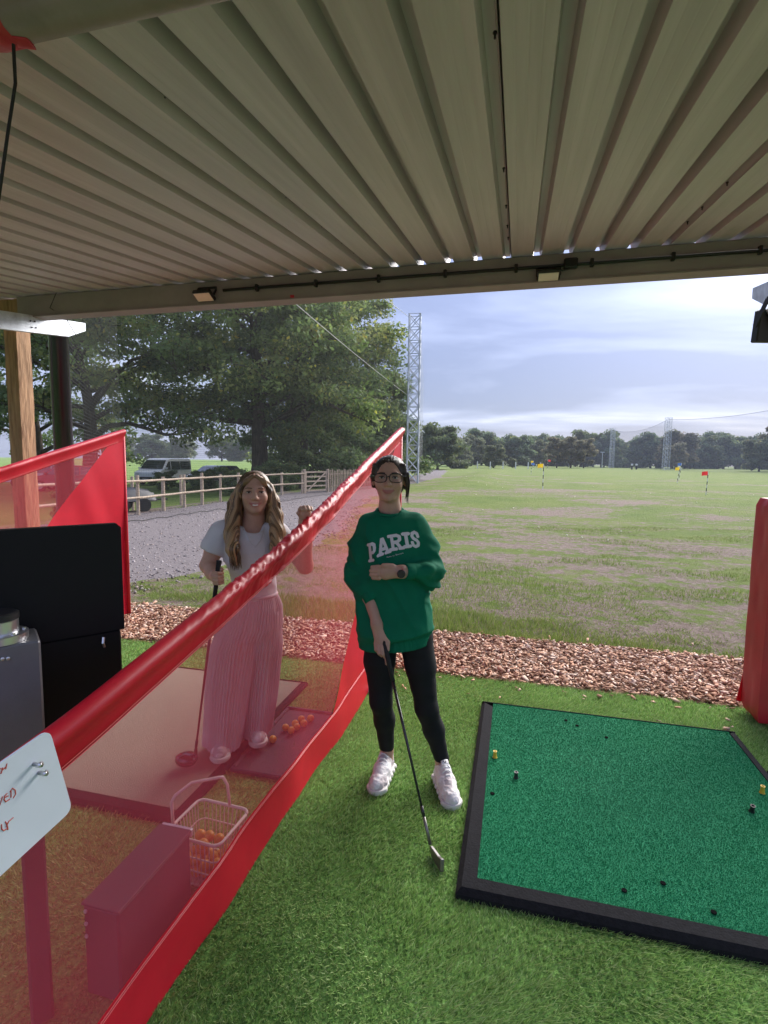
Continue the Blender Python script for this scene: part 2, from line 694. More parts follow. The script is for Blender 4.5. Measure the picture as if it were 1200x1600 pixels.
# ------------------------------------------------------------------ wood chip bed in front of the bays
CHIP = mat('bark_chip', (0.4, 0.25, 0.16), 0.85, attr='tint', var=(60, 0.25), spec=0.08)
CHIPBED = mat('chip_bed', (0.20, 0.115, 0.075), 0.95, var=(45, 0.6), bump=(50, 1.0), spec=0.1)
m = MB()
m.box((-2.0, 4.345, -0.03), (12.4, 0.99, 0.056))
tag(m.build('wood_chip_bed', CHIPBED), kind='structure')
n = 26000
cx = RNG.uniform(-6.0, 3.4, n); cy = RNG.uniform(3.87, 4.86, n)
dens = cx > -1.2
edge = RNG.uniform(0, 1, n) < 0.02
cy = np.where(edge, cy + RNG.normal(0, 0.12, n), cy)
cy = np.maximum(cy, 3.865)
o = scatter_solid(n, np.stack([cx, cy], -1), 0.004 + RNG.uniform(0, 0.018, n), 0.0125, 0.35,
                  [(0.48, 0.29, 0.20), (0.40, 0.23, 0.15), (0.54, 0.37, 0.27), (0.27, 0.145, 0.09), (0.44, 0.255, 0.17), (0.62, 0.47, 0.37)],
                  8, 'wood_chips', CHIP, long=2.2, tilt=0.35)
tag(o, 'orange brown wood chips spread in front of the bays', 'wood chips', kind='stuff')

ks = RNG.uniform(0, 1, 90)
kx = RNG.uniform(-0.9, 2.0, 90); ky = 3.85 - 0.9 * ks ** 3
o = scatter_solid(90, np.stack([kx, ky], -1), np.full(90, 0.016), 0.013, 0.35, [(0.48, 0.29, 0.20), (0.40, 0.23, 0.15), (0.54, 0.37, 0.27)], 18, 'stray_chips', CHIP, long=2.2, tilt=0.3)
tag(o, 'few wood chips kicked onto the green turf edge', 'wood chips', kind='stuff')

# ------------------------------------------------------------------ artificial turf of the bays
TURFB = mat('turf_backing', (0.13, 0.25, 0.065), 0.95, var=(70, 0.5), bump=(90, 1.0), spec=0.1)
TURF = mat('turf_fibre', (0.1, 0.2, 0.05), 0.55, attr='tint', spec=0.35, translucent=0.25)
m = MB()
m.box((-2.0, 1.33, -0.03), (12.4, 5.06, 0.056))
tag(m.build('turf_floor', TURFB), kind='structure')


def turf_patch(x0, x1, y0, y1, n, h, w, seed, cols, name, label):
    rng = np.random.default_rng(seed)
    xy = np.stack([rng.uniform(x0, x1, n), rng.uniform(y0, y1, n)], -1)
    inm = ((xy[:, 0] > -0.145) & (xy[:, 0] < 1.33) & (xy[:, 1] > 1.82) & (xy[:, 1] < 3.39)) | \
          ((xy[:, 0] > -2.79) & (xy[:, 0] < -1.40) & (xy[:, 1] > 1.90) & (xy[:, 1] < 3.39))
    xy = xy[~inm]
    sw = vnoise(np.stack([xy[:, 0] * 3, xy[:, 1] * 3, xy[:, 0] * 0], -1), seed)
    p2_ = np.stack([xy[:, 0] * 2.1, xy[:, 1] * 2.1, xy[:, 0] * 0], -1)
    na, nb = fbm(p2_, seed + 5, 3), fbm(p2_, seed + 9, 3)
    v, f = blades(xy, -0.002, h, w, 0.55, seed, (0.3 + 0.9 * na, -0.35 + 0.9 * nb))
    v = v.reshape(-1, 3, 3)
    v[:, 2, 2] *= np.clip(0.95 + 0.55 * fbm(p2_ * 1.7, seed + 13, 3), 0.45, 1.3)
    v = v.reshape(-1, 3)
    me = raw_mesh(name, v, f, 3)
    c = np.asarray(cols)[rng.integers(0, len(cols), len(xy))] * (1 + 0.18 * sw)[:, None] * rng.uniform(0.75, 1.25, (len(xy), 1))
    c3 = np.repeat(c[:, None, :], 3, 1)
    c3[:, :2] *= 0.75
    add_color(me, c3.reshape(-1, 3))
    return tag(put(name, me, TURF), label, 'turf', kind='stuff')


TC = [(0.27, 0.46, 0.12), (0.33, 0.52, 0.15), (0.22, 0.40, 0.10), (0.47, 0.60, 0.26), (0.39, 0.52, 0.18)]
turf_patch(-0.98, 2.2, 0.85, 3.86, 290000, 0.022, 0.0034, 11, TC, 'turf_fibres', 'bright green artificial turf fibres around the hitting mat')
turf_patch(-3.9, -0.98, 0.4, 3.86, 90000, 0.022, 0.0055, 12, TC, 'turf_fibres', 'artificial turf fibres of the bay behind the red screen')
# ------------------------------------------------------------------ shelter over the bays
SHEET = mat('painted_roof_sheet', (0.54, 0.475, 0.525), 0.38, var=(1.4, 0.16), stretch=(9, 0.35, 1), bump=(6, 0.03), spec=0.45)
BEAMM = mat('grey_painted_steel', (0.32, 0.265, 0.275), 0.55, var=(5, 0.12), bump=(40, 0.05))
GALV = mat('galvanised_steel', (0.60, 0.63, 0.67), 0.45, metal=0.55, var=(14, 0.22), bump=(30, 0.05))
TIMBER = mat('larch_timber', (0.37, 0.225, 0.125), 0.75, var=(6, 0.45), stretch=(5, 5, 0.5), bump=(18, 0.5), spec=0.25)
BLACKP = mat('black_plastic', (0.012, 0.012, 0.014), 0.45, bump=(60, 0.04))
BLACKG = mat('black_gloss_pole', (0.018, 0.018, 0.022), 0.2)
REDTAPE = mat('red_tape', (0.55, 0.03, 0.05), 0.4)
CORD = mat('black_cord', (0.02, 0.018, 0.016), 0.8)
LENS = mat('floodlight_glass', (0.80, 0.74, 0.68), 0.15, spec=0.6, coat=0.5)
SLOPE = 0.1347


def roof_z(y):
    return 2.982 + SLOPE * (y - 3.70)


shelter = empty('golf_bay_shelter', (-1.0, 3.7, 0))
tag(shelter, 'open fronted driving range shelter with pale ribbed metal roof', 'shelter')


def sheet_mesh():
    PW = 0.96
    pr = PW / 5
    prof = []
    for k in range(5):
        x0 = k * pr
        hw, tw, hh = 0.028, 0.017, 0.058
        prof += [(x0 - hw, 0), (x0 - tw, hh), (x0 + tw, hh), (x0 + hw, 0)]
        for g in (0.062, 0.096, 0.130):
            prof += [(x0 + g - 0.004, 0), (x0 + g, 0.0007), (x0 + g + 0.004, 0)]
    # side lap: the last rib is doubled under the next sheet's first one and ends in a lip
    prof += [(PW - 0.028, 0), (PW - 0.018, 0.048), (PW + 0.012, 0.048), (PW + 0.021, 0.008)]
    ys = np.linspace(0.25, 3.88, 24)
    vs, fs = [], []
    for y in ys:
        for x, z in prof:
            last = x > PW - 0.035
            vs.append((x, y - 3.7, z + roof_z(y) - (0.004 if last else 0.0)))
    n = len(prof)
    for i in range(len(ys) - 1):
        for k in range(n - 1):
            a = i * n + k
            fs.append((a, a + n, a + n + 1, a + 1))
    return MB().add(vs, fs).mesh('roof_sheet')


sm = sheet_mesh()
for k in range(-6, 3):
    put('roof_sheet', sm, SHEET, shelter, loc=(-0.10 + 0.96 * k + 1.0, 0, 0.0008 * (k % 2)))

# self-drilling screws along the lap ribs
scr = MB()
scr.lathe((0, 0, 0), [(0.006, 0), (0.006, -0.004), (0.003, -0.004), (0.003, -0.016)], 6)
scm = scr.mesh('screw')
for k in range(-5, 3):
    for y in (1.45, 2.3, 2.75, 3.08, 3.32):
        put('screw', scm, BLACKP, shelter, loc=(-0.10 + 0.96 * k + 1.0 + 0.012, y - 3.7, roof_z(y) + 0.024))

m = MB()
m.box((0, 0.05, 2.895), (9.2, 0.10, 0.168), bev=0.006)
m.box((0, 0.052, 2.806), (9.2, 0.13, 0.010))
fb = m.build('front_beam', BEAMM, shelter, loc=(1.42, 0, 0))
m = MB()
m.tube([(-5.5, -2.745, 2.537), (4.5, -2.745, 2.537)], 0.050, 12)
m.build('rear_purlin', mat('pale_purlin', (0.30, 0.235, 0.225), 0.6, var=(8, 0.2)), shelter, smooth=True)
m = MB()
m.tube([(-0.11, -2.745, 2.537), (-0.045, -2.745, 2.537)], 0.0535, 16)
m.tube([(-0.08, -2.745, 2.493), (-0.02, -2.73, 2.486)], 0.017, 8, flat=0.25)
m.build('tape_wrap', REDTAPE, shelter, smooth=True)
m = MB()
m.box((0.02, -0.004, 2.822), (0.03, 0.006, 0.022))
m.build('tape_tag', REDTAPE, shelter, loc=(-0.66, 0, 0))


def rafter(x, y1, dz=0.0):
    y0 = 0.4
    zt = lambda y: 2.815 + SLOPE * (y - 3.70) + dz
    m = MB()
    h = 0.142
    sec = [(0, 0), (0.055, 0), (0.055, -0.004), (0.004, -0.004), (0.004, -h + 0.004), (0.055, -h + 0.004), (0.055, -h), (0, -h)]
    vs, fs = [], []
    st = [(y0, 1.0), (y1 - 0.20, 1.0), (y1, 0.5)]
    for y, k in st:
        for a, b in sec:
            vs.append((x + 1.0 - a if x < 0 else x + 1.0 + a, y - 3.7, zt(y) + b * k))
    n = len(sec)
    for i in range(len(st) - 1):
        for k in range(n):
            j = (k + 1) % n
            fs.append((i * n + k, i * n + j, (i + 1) * n + j, (i + 1) * n + k))
    m.add(vs, fs)
    # the web's end is closed by a pressed plate
    m.build('rafter', GALV, shelter)
    for y in (3.66, 3.70):
        for q in (0.05, 0.10):
            b = MB()
            b.lathe((x + 1.0 + (0.002 if x < 0 else -0.002), y - 3.7 + (q - .05) * .2, zt(y) - q), [(0.007, 0), (0.007, 0.004)], 8, Matrix.Rotation(PI / 2 if x < 0 else -PI / 2, 3, 'Y'))
            b.build('bolt', BLACKP, shelter)


rafter(-4.0, 4.25)
rafter(1.57, 4.30, -0.035)


def timber_post(x, y):
    m = MB()
    rng = random.Random(4)
    n, st = 4, 40
    vs, fs = [], []
    per = 6
    for i in range(st + 1):
        z = 2.80 * i / st
        ring = []
        cs = [(-1, -1), (1, -1), (1, 1), (-1, 1)]
        for k in range(4):
            a, b = cs[k], cs[(k + 1) % 4]
            for q in range(per):
                t = q / per
                d = 1 + (0.05 if q == 0 else 0) * 0 + 0.02 * math.sin(z * 7 + k) * (1 if 0 < q < per else 0)
                j = rng.uniform(-0.002, 0.002) if q else rng.uniform(-0.004, 0.0)
                ring.append(((a[0] * (1 - t) + b[0] * t) * (0.074 + j), (a[1] * (1 - t) + b[1] * t) * (0.074 + j), z))
        vs += ring
    R = 4 * per
    for i in range(st):
        for k in range(R):
            fs.append((i * R + k, i * R + (k + 1) % R, (i + 1) * R + (k + 1) % R, (i + 1) * R + k))
    fs.append(tuple(range(R))[::-1]); fs.append(tuple(st * R + k for k in range(R)))
    m.add(vs, fs)
    m.build('timber_post', TIMBER, shelter, loc=(x + 1.0, y - 3.7, 0))


timber_post(-4.53, 4.0)
timber_post(1.665, 3.69)
m = MB(); m.box((-3.35, 0.10, 2.90), (0.50, 0.14, 0.15), bev=0.004)
m.build('timber_lintel', TIMBER, shelter)

# hanging cords
m = MB()
m.tube([(-1.045, 0.95, 2.475), (-1.045, 0.95, 2.40), (-1.06, 0.94, 2.30), (-1.10, 0.93, 2.10), (-1.125, 0.93, 1.98)], 0.0035, 6)
tag(m.build('hanging_cord', CORD), 'thin dark cord hanging from the red taped roof tube', 'cord')
m = MB()
m.tube([(-3.72, 3.66, 2.97), (-3.75, 3.62, 2.84), (-3.93, 3.95, 2.86), (-3.96, 4.10, 2.73)], 0.003, 6)
tag(m.build('wire_tie', CORD), 'thin wire looped from the front beam round the left galvanised rafter', 'wire')

# black conduit clipped along the beam
cond = empty('cable_conduit', (-2.2, 3.685, 2.90))
tag(cond, 'long black cable conduit clipped along the front roof beam', 'conduit')
m = MB()
m.tube([(0, 0, 0), (4.9, 0, -0.004)], 0.011, 8)
m.build('pipe', BLACKP, cond, smooth=True)
cm = MB().box((0, 0, 0), (0.022, 0.03, 0.05), bev=0.004).mesh('clip')
for k in range(10):
    put('clip', cm, BLACKP, cond, loc=(0.28 + 0.47 * k, 0.0, 0))
m = MB(); m.box((2.50, -0.012, 0.0), (0.085, 0.05, 0.062), bev=0.008)
m.build('junction_box', BLACKP, cond)
m = MB(); m.tube([(2.5, -0.01, -0.03), (2.45, -0.03, -0.045), (2.40, -0.035, -0.03), (2.35, -0.03, -0.04)], 0.005, 6)
m.build('flex', BLACKP, cond)


def floodlight(loc, rz, tilt, s, label, housing=True):
    f = empty('floodlight', loc, rz)
    tag(f, label, 'floodlight', 'floodlights on the shelter front')
    R = Matrix.Rotation(tilt, 3, 'X')
    m = MB(); m.box((0, 0, 0), (0.17 * s, 0.035 * s, 0.11 * s), R, bev=0.008)
    m.build('housing', BLACKP, f)
    m = MB(); m.box(R @ Vector((0, -0.0195 * s, 0)), (0.145 * s, 0.004, 0.085 * s), R)
    m.build('lens', LENS, f)
    m = MB()
    for sx in (-1, 1):
        m.beam((sx * 0.088 * s, 0.0, 0.0), (sx * 0.088 * s, 0.055 * s, 0.075 * s), 0.006, 0.02 * s)
    m.beam((-0.088 * s, 0.055 * s, 0.075 * s), (0.088 * s, 0.055 * s, 0.075 * s), 0.012 * s, 0.02 * s)
    m.build('bracket', BLACKP, f)
    return f


floodlight((-2.345, 3.655, 2.862), 0.0, math.radians(62), 0.9, 'small black floodlight on the beam above the oak tree')
floodlight((0.165, 3.655, 2.835), 0.0, math.radians(70), 0.85, 'small floodlight with pale lens on the beam beside the junction box')
f = floodlight((1.68, 4.12, 2.55), math.radians(194), math.radians(-6), 1.9, 'large black floodlight hung below the right galvanised rafter')
m = MB(); m.beam((0.02, 0.06, -0.06), (0.13, 0.06, 0.10), 0.012, 0.03)
m.build('stay', GALV, f)

# ------------------------------------------------------------------ net pole by the timber post
m = MB(); m.tube([(0, 0, -0.1), (0, 0, 11.0)], 0.098, 32)
tag(m.build('net_pole', BLACKG, smooth=True, loc=(-4.98, 4.90, 0)), 'smooth black round pole standing beside the timber post', 'pole')

# ------------------------------------------------------------------ red divider screens
def red_mesh_material():
    m = mat('red_screen_mesh', (0.74, 0.075, 0.115), 0.6, translucent=0.5, alpha=0.50, spec=0.2)
    t = m.node_tree
    mixes = [n for n in t.nodes if n.type == 'MIX_SHADER']
    last = t.nodes['Material Output'].inputs['Surface'].links[0].from_node
    co = t.nodes.new('ShaderNodeTexCoord')
    nz = t.nodes.new('ShaderNodeTexNoise')
    nz.inputs['Scale'].default_value = 2.2
    nz.inputs['Detail'].default_value = 4
    t.links.new(co.outputs['Object'], nz.inputs['Vector'])
    mr = t.nodes.new('ShaderNodeMapRange')
    for k, v in zip(('From Min', 'From Max', 'To Min', 'To Max'), (0.3, 0.7, 0.38, 0.50)):
        mr.inputs[k].default_value = v
    t.links.new(nz.outputs['Fac'], mr.inputs['Value'])
    t.links.new(mr.outputs[0], last.inputs[0])
    return m


PVC = mat('red_pvc', (0.55, 0.010, 0.026), 0.40, var=(3, 0.12), bump=(22, 0.06), spec=0.5, translucent=0.18)
PVCF = mat('red_pvc_flat', (0.62, 0.014, 0.034), 0.38, var=(3, 0.12), bump=(12, 0.12), spec=0.4, translucent=0.30)
RMESH = red_mesh_material()
STITCH = mat('red_thread', (0.62, 0.10, 0.10), 0.7)
TY = np.array([-0.2, 0.35, 0.87, 1.11, 1.39, 1.97, 2.40, 3.15, 3.8, 4.38])
TZv = np.array([0.90, 0.965, 1.04, 1.085, 1.135, 1.25, 1.355, 1.56, 1.745, 1.91])


def top_z(y):
    return np.interp(y, TY, TZv)


def diag_z(y):
    return 0.22 + (y - 2.62) * (1.80 - 0.22) / (4.24 - 2.62)


def grid_mesh(name, ys, lo, hi, rows, xoff):
    vs, fs = [], []
    for i, y in enumerate(ys):
        for r in range(rows + 1):
            z = lo[i] + (hi[i] - lo[i]) * r / rows
            vs.append((0, y, z))
    vs = np.array(vs)
    vs[:, 0] = xoff(vs[:, 1], vs[:, 2])
    n = rows + 1
    ids = np.arange(len(vs)).reshape(len(ys), n)
    f = np.stack([ids[:-1, :-1], ids[1:, :-1], ids[1:, 1:], ids[:-1, 1:]], -1).reshape(-1, 4)
    return raw_mesh(name, vs, f, 4, True)


def sway(y, z):
    p = np.stack([y * 1.1, z * 1.3, y * 0], -1)
    q = np.stack([y * 5 + z * 2, z * 3 - y, y * 0], -1)
    return 0.018 * vnoise(p, 31) + 0.006 * vnoise(q, 32)


def divider(x, dy, label, ruche=1.0):
    d = empty('divider_screen', (x, 4.38 + dy, 0))
    tag(d, label, 'screen', 'red divider screens between the bays')
    Y0 = -0.15
    sh = 4.38

    def fin(me):
        co = np.zeros(len(me.vertices) * 3, np.float32)
        me.vertices.foreach_get('co', co)
        co = co.reshape(-1, 3)
        co[:, 1] -= sh
        me.vertices.foreach_set('co', co.ravel())
        me.update()
        return me
    ys = np.linspace(Y0, 4.24, 160)
    lo = np.maximum(0.22, diag_z(ys)); hi = np.maximum(top_z(ys) - 0.118, lo + 0.001)
    put('mesh_panel', fin(grid_mesh('mesh_panel', ys, lo, hi, 24, sway)), RMESH, d)
    ys = np.linspace(2.625, 4.38, 90)
    lo = np.full(90, 0.221); hi = np.minimum(diag_z(ys), top_z(ys) - 0.118)
    put('corner_panel', fin(grid_mesh('corner_panel', ys, lo, hi, 24, lambda y, z: sway(y, z) * 1.25)), PVCF, d)
    ys = np.linspace(Y0, 4.38, 200)
    put('bottom_hem', fin(grid_mesh('bottom_hem', ys, np.full(200, 0.004), np.full(200, 0.2205), 10,
                                    lambda y, z: sway(y, z) + 0.016 * vnoise(np.stack([y * 3.2 + z * 2.5, z * 2, y * 0], -1), 77) * np.clip((0.24 - z) / .2, 0, 1))), PVCF, d)
    # stitched weld lines along hem and sleeve
    m = MB()
    for zz in (0.205, 0.213):
        m.tube([(float(sway(np.array([y]), np.array([zz]))[0]) + 0.003, y - sh, zz) for y in np.linspace(Y0, 4.3, 60)], 0.0014, 4)
    m.build('seam', PVC, d)
    for dz in (0.104, 0.111):
        m = MB()
        m.tube([(float(sway(np.array([y]), np.array([top_z(y) - dz]))[0]) + 0.0105, y - sh, float(top_z(y)) - dz) for y in np.linspace(Y0, 4.3, 80)], 0.0012, 4)
        m.build('stitching', STITCH, d)
    # the sleeve: tube on top, flap below; ruched where it is gathered
    NS, NR = 620, 28
    ys = np.linspace(Y0, 4.385, NS)
    vs = []
    th = np.linspace(0, 2 * PI, NR, endpoint=False)
    for y in ys:
        zt = float(top_z(y))
        R = 0.028
        for t in th:
            cx, cz = math.sin(t), math.cos(t)
            if cz > -0.3:
                vx, vz = R * cx, R * cz - R
            else:
                k = (-0.3 - cz) / 0.7
                vx, vz = R * cx * (1 - 0.72 * min(1, k * 2.5)), -R * 1.3 - k * (0.122 - R * 1.3)
            vs.append((vx, y, zt + vz))
    vs = np.array(vs)
    t2 = np.tile(th, NS)
    amp = sstep(1.15, 1.9, vs[:, 1]) * (1 - 0.75 * sstep(3.0, 3.6, vs[:, 1]))
    fold = np.abs(vnoise(np.stack([vs[:, 1] * 48 + t2 * 1.8, t2 * 0.9, vs[:, 1] * 0], -1), 41))
    fold2 = vnoise(np.stack([vs[:, 1] * 13 - t2 * 1.6, t2 * 0.7, vs[:, 1] * 0], -1), 42)
    flap = (vs[:, 2] < np.repeat(top_z(ys) - 0.045, NR))
    disp = ruche * amp * np.where(flap, 0.007 * (fold - 0.35) + 0.009 * fold2, 0.010 * (fold - 0.3) + 0.002 * fold2)
    cen = np.stack([np.zeros(len(vs)), vs[:, 1], np.repeat(top_z(ys) - 0.031, NR)], -1)
    nrm = vs - cen
    nrm[:, 1] = 0
    ln = np.linalg.norm(nrm, axis=1, keepdims=True)
    nrm = np.where(vs[:, 2:3] < cen[:, 2:3] - 0.02, np.stack([np.sign(vs[:, 0]), vs[:, 0] * 0, vs[:, 0] * 0], -1), nrm / np.maximum(ln, 1e-6))
    vs = vs + nrm * disp[:, None]
    vs[:, 0] += sway(vs[:, 1], vs[:, 2])
    ids = np.arange(NS * NR).reshape(NS, NR)
    f = np.stack([ids[:-1], np.roll(ids, -1, 1)[:-1], np.roll(ids, -1, 1)[1:], ids[1:]], -1).reshape(-1, 4)
    put('top_sleeve', fin(raw_mesh('top_sleeve', vs, f, 4, True)), PVC, d)
    m = MB()
    m.tube([(0, 0.0, 0.0), (0, 0.002, 1.0), (0, 0.004, 1.875)], 0.017, 10)
    m.build('front_pole', PVC, d, smooth=True)
    m = MB()
    m.tube([(0.0, -0.97, 0.006), (0.035, -0.96, 0.030), (0.06, -0.95, 0.012)], [0.012, 0.016, 0.010], 8)
    m.build('peg', mat('white_peg', (0.75, 0.75, 0.74), 0.5), d, smooth=True)
    return d


divider(-0.955, 0.0, 'red mesh divider screen between the two women with ruched sleeve')
divider(-3.84, 0.12, 'red divider screen at the far left in front of the timber post', 0.25)

# ------------------------------------------------------------------ padded post cover on the right
pad = empty('padded_post_cover', (1.66, 3.69, 0))
tag(pad, 'tall red padded cover round the post right of the hitting mat', 'post pad')
PADM = mat('red_pad_vinyl', (0.46, 0.018, 0.032), 0.42, var=(5, 0.15), bump=(14, 0.12), translucent=0.0)
NZ, NP = 30, 48
vs = []
for i in range(NZ + 1):
    z = 0.03 + 1.39 * i / NZ
    for k in range(NP):
        a = 2 * PI * k / NP
        c, s = math.cos(a), math.sin(a)
        w = 0.152 / max(abs(c), abs(s)) if True else 0
        r = min(w, 0.152 * 1.40)
        e = 0.006 * vnoise(np.array([[c * 2, s * 2, z * 5]]), 6)[0] - (0.02 if i in (0, NZ) else 0)
        vs.append((c * (r + e), s * (r * 0.84 + e), z))
ids = np.arange(len(vs)).reshape(NZ + 1, NP)
f = np.stack([ids[:-1], np.roll(ids, -1, 1)[:-1], np.roll(ids, -1, 1)[1:], ids[1:]], -1).reshape(-1, 4).tolist()
f += [tuple(ids[0])[::-1], tuple(ids[-1])]
po = MB().add(vs, f).build('pad', PADM, pad, auto=25)
m = MB()
m.prism([(-0.02, 0), (0.10, 0), (0.02, 0.26)], 0.008, Matrix.Rotation(0.1, 3, 'Z'), (-0.155, 0.13, 0.06))
m.build('flap', PVCF, pad)
m = MB(); m.box((0.0, -0.1295, 0.75), (0.004, 0.004, 1.34))
m.build('zip_seam', PADM, pad)

# ------------------------------------------------------------------ hitting mats
RUBBER = mat('black_rubber', (0.011, 0.011, 0.013), 0.9, var=(60, 0.35), bump=(120, 0.25), spec=0.15)


def mat_turf(name, base, hi):
    return mat(name, base, 0.85, var=(230, 0.6), col2=hi, bump=(260, 0.9), spec=0.2)


NYLON = mat('mat_nylon', (0.02, 0.2, 0.12), 0.7, attr='tint', spec=0.25)
MATB = mat_turf('green_mat', (0.006, 0.15, 0.06), (0.03, 0.30, 0.14))
MATG = mat_turf('worn_grey_green_mat', (0.24, 0.21, 0.155), (0.36, 0.32, 0.24))


def hitting_mat(x0, x1, y0, y1, base, label, tufts):
    h = empty('hitting_mat', (x0, y0, 0))
    tag(h, label, 'mat', 'golf hitting mats')
    W, D = x1 - x0, y1 - y0
    bl, bn, br, bf = 0.075, 0.072, 0.045, 0.016
    H = 0.042 if tufts else 0.024
    m = MB(); m.box(((bl + W - br) / 2, (bn + D - bf) / 2, H / 2 - 0.002), (W - bl - br - .001, D - bn - bf - .001, H - 0.004))
    top = m.build('turf_top', base, h)
    if tufts:
        rng = np.random.default_rng(21)
        n = 230000
        xy = np.stack([rng.uniform(bl, W - br, n), rng.uniform(bn, D - bf, n)], -1)
        v, f = blades(xy, H - 0.006, 0.0070, 0.0026, 0.7, 22)
        me = raw_mesh('turf_pile', v, f, 3)
        p3 = np.stack([xy[:, 0] * 2.2, xy[:, 1] * 2.2, xy[:, 0] * 0], -1)
        wear = fbm(p3, 51, 3)
        cs = np.array([(0.010, 0.24, 0.105), (0.018, 0.29, 0.14), (0.008, 0.19, 0.08), (0.055, 0.36, 0.21)])
        c = cs[rng.choice(4, n, p=[.42, .27, .25, .06])] * rng.uniform(0.85, 1.15, (n, 1)) * 0.9
        # play has polished two patches to a purer green
        pol = np.clip(0.5 + 1.6 * wear, 0, 1)[:, None]
        c = c * (1 - 0.55 * pol) + np.array((0.006, 0.27, 0.095)) * 0.55 * pol
        # bald, faded strike marks and a little dust
        for bx, by, br_, bs_ in ((0.55, 0.95, 0.16, 0.5), (0.62, 0.55, 0.13, 0.45), (0.95, 0.80, 0.20, 0.3)):
            g = bs_ * np.exp(-(((xy[:, 0] - bx) / br_) ** 2 + ((xy[:, 1] - by) / (br_ * 1.7)) ** 2)) * np.clip(0.6 + fbm(p3 * 4, 61, 3), 0, 1)
            c = c * (1 - g[:, None]) + g[:, None] * np.array((0.10, 0.27, 0.15))
        add_color(me, np.repeat(c, 3, 0))
        o = put('turf_pile', me, NYLON, h)
        o['kind'] = 'stuff'
    # bevelled rubber edges
    def edge(a, b, w, inward):
        m = MB()
        A, B = Vector((*a, 0)), Vector((*b, 0))
        inn = Vector((*inward, 0))
        t = (B - A).normalized()
        vs = []
        for P, s in ((A, 1), (B, -1)):
            mit = t * s * w
            vs += [P, P + Vector((0, 0, H * 0.52)), P + (inn * w * 0.28 + mit * 0.28) + Vector((0, 0, H * 0.95)),
                   P + inn * w + mit + Vector((0, 0, H + 0.001)), P + inn * w + mit]
        fs = [(0, 1, 2, 3, 4)[::-1], (5, 6, 7, 8, 9)] + [(k, (k + 1) % 5, (k + 1) % 5 + 5, k + 5) for k in range(5)]
        m.add(vs, fs)
        m.build('rubber_edge', RUBBER, h)
    edge((0, 0), (W, 0), bn, (0, 1))
    edge((W, D), (0, D), bf, (0, -1))
    edge((0, D), (0, 0), bl, (1, 0))
    edge((W, 0), (W, D), br, (-1, 0))
    return h


HOLE = mat('tee_hole_black', (0.01, 0.01, 0.01), 1.0, spec=0.0)
hm = hitting_mat(-0.16, 1.335, 1.81, 3.405, MATB, 'bright green square hitting mat with black rubber edges beside the woman in green', True)
for x, y in ((-0.05, 2.42), (0.42, 3.22), (0.57, 3.12), (0.45, 1.965), (0.60, 2.04), (0.74, 1.945), (0.36, 3.27)):
    m = MB(); m.lathe((x + 0.16, y - 1.81, 0.0405), [(0.010, 0), (0.010, 0.0035), (0.005, 0.0035)], 10)
    m.build('tee_hole', HOLE, hm)
hitting_mat(-2.80, -1.40, 1.88, 3.405, MATG, 'worn grey hitting mat behind the red screen under the woman in white', False)

YEL = mat('yellow_rubber', (0.62, 0.42, 0.03), 0.5)
for x, y, mt, lab, hh in ((-0.05, 2.74, YEL, 'yellow rubber tee near the left edge of the green mat', 0.036),
                          (0.06, 2.58, BLACKP, 'black rubber tee near the left edge of the green mat', 0.032),
                          (1.22, 2.77, YEL, 'yellow rubber tee at the right edge of the green mat', 0.036),
                          (1.11, 2.60, BLACKP, 'black rubber tee leaning near the right edge of the green mat', 0.034)):
    m = MB()
    tl = Matrix.Rotation(0.25 if 'leaning' in lab else 0.05, 3, 'X')
    m.lathe((0, 0, 0), [(0.013, 0), (0.010, 0.006), (0.0085, hh * 0.75), (0.0105, hh), (0.006, hh), (0.006, hh * 0.8)], 14, tl)
    tag(m.build('rubber_tee', mt, smooth=False, auto=40, loc=(x, y, 0.041)), lab, 'tee', 'rubber tees on the green mat')

# ball trays
TRAY = mat('ball_tray_rubber', (0.06, 0.028, 0.045), 0.7, bump=(80, 0.2))


def ball_tray(x0, x1, y0, y1, label, mt):
    t = empty('ball_tray', (x0, y0, 0)); tag(t, label, 'ball tray', 'ball trays beside the mats')
    W, D = x1 - x0, y1 - y0
    m = MB(); m.box((W / 2, D / 2, 0.008), (W - .03, D - .03, 0.014), bev=0.003); m.build('base', mt, t)
    for a, b, c, d in ((0, W, 0, .022), (0, W, D - .022, D), (0, .022, .0225, D - .0225), (W - .022, W, .0225, D - .0225)):
        m = MB(); m.box(((a + b) / 2, (c + d) / 2, 0.014), (b - a, d - c, 0.026), bev=0.006); m.build('rim', mt, t)
    return t


ball_tray(-1.385, -1.03, 2.30, 3.02, 'dark rubber ball tray behind the red screen holding orange balls', TRAY)
ball_tray(1.345, 1.74, 2.20, 3.03, 'black rubber ball tray cut off at the right of the green mat', RUBBER)

BALLM = mat('orange_range_ball', (0.72, 0.36, 0.04), 0.35, spec=0.5)
bm = MB()
prof = [(0.0213 * math.sin(PI * k / 10) + 1e-4, -0.0213 * math.cos(PI * k / 10)) for k in range(11)]
ballme = bm.lathe((0, 0, 0), prof, 14).mesh('golf_ball', True)
# fine dimples as bump
_t = BALLM.node_tree
_v = _t.nodes.new('ShaderNodeTexVoronoi'); _v.inputs['Scale'].default_value = 260
_c = _t.nodes.new('ShaderNodeTexCoord'); _t.links.new(_c.outputs['Object'], _v.inputs['Vector'])
_b = _t.nodes.new('ShaderNodeBump'); _b.inputs['Strength'].default_value = 0.35; _b.inputs['Distance'].default_value = 0.002
_t.links.new(_v.outputs['Distance'], _b.inputs['Height']); _t.links.new(_b.outputs[0], _t.nodes['Principled BSDF'].inputs['Normal'])


def ball(x, y, z, label, group):
    return tag(put('golf_ball', ballme, BALLM, loc=(x, y, z)), label, 'golf ball', group)


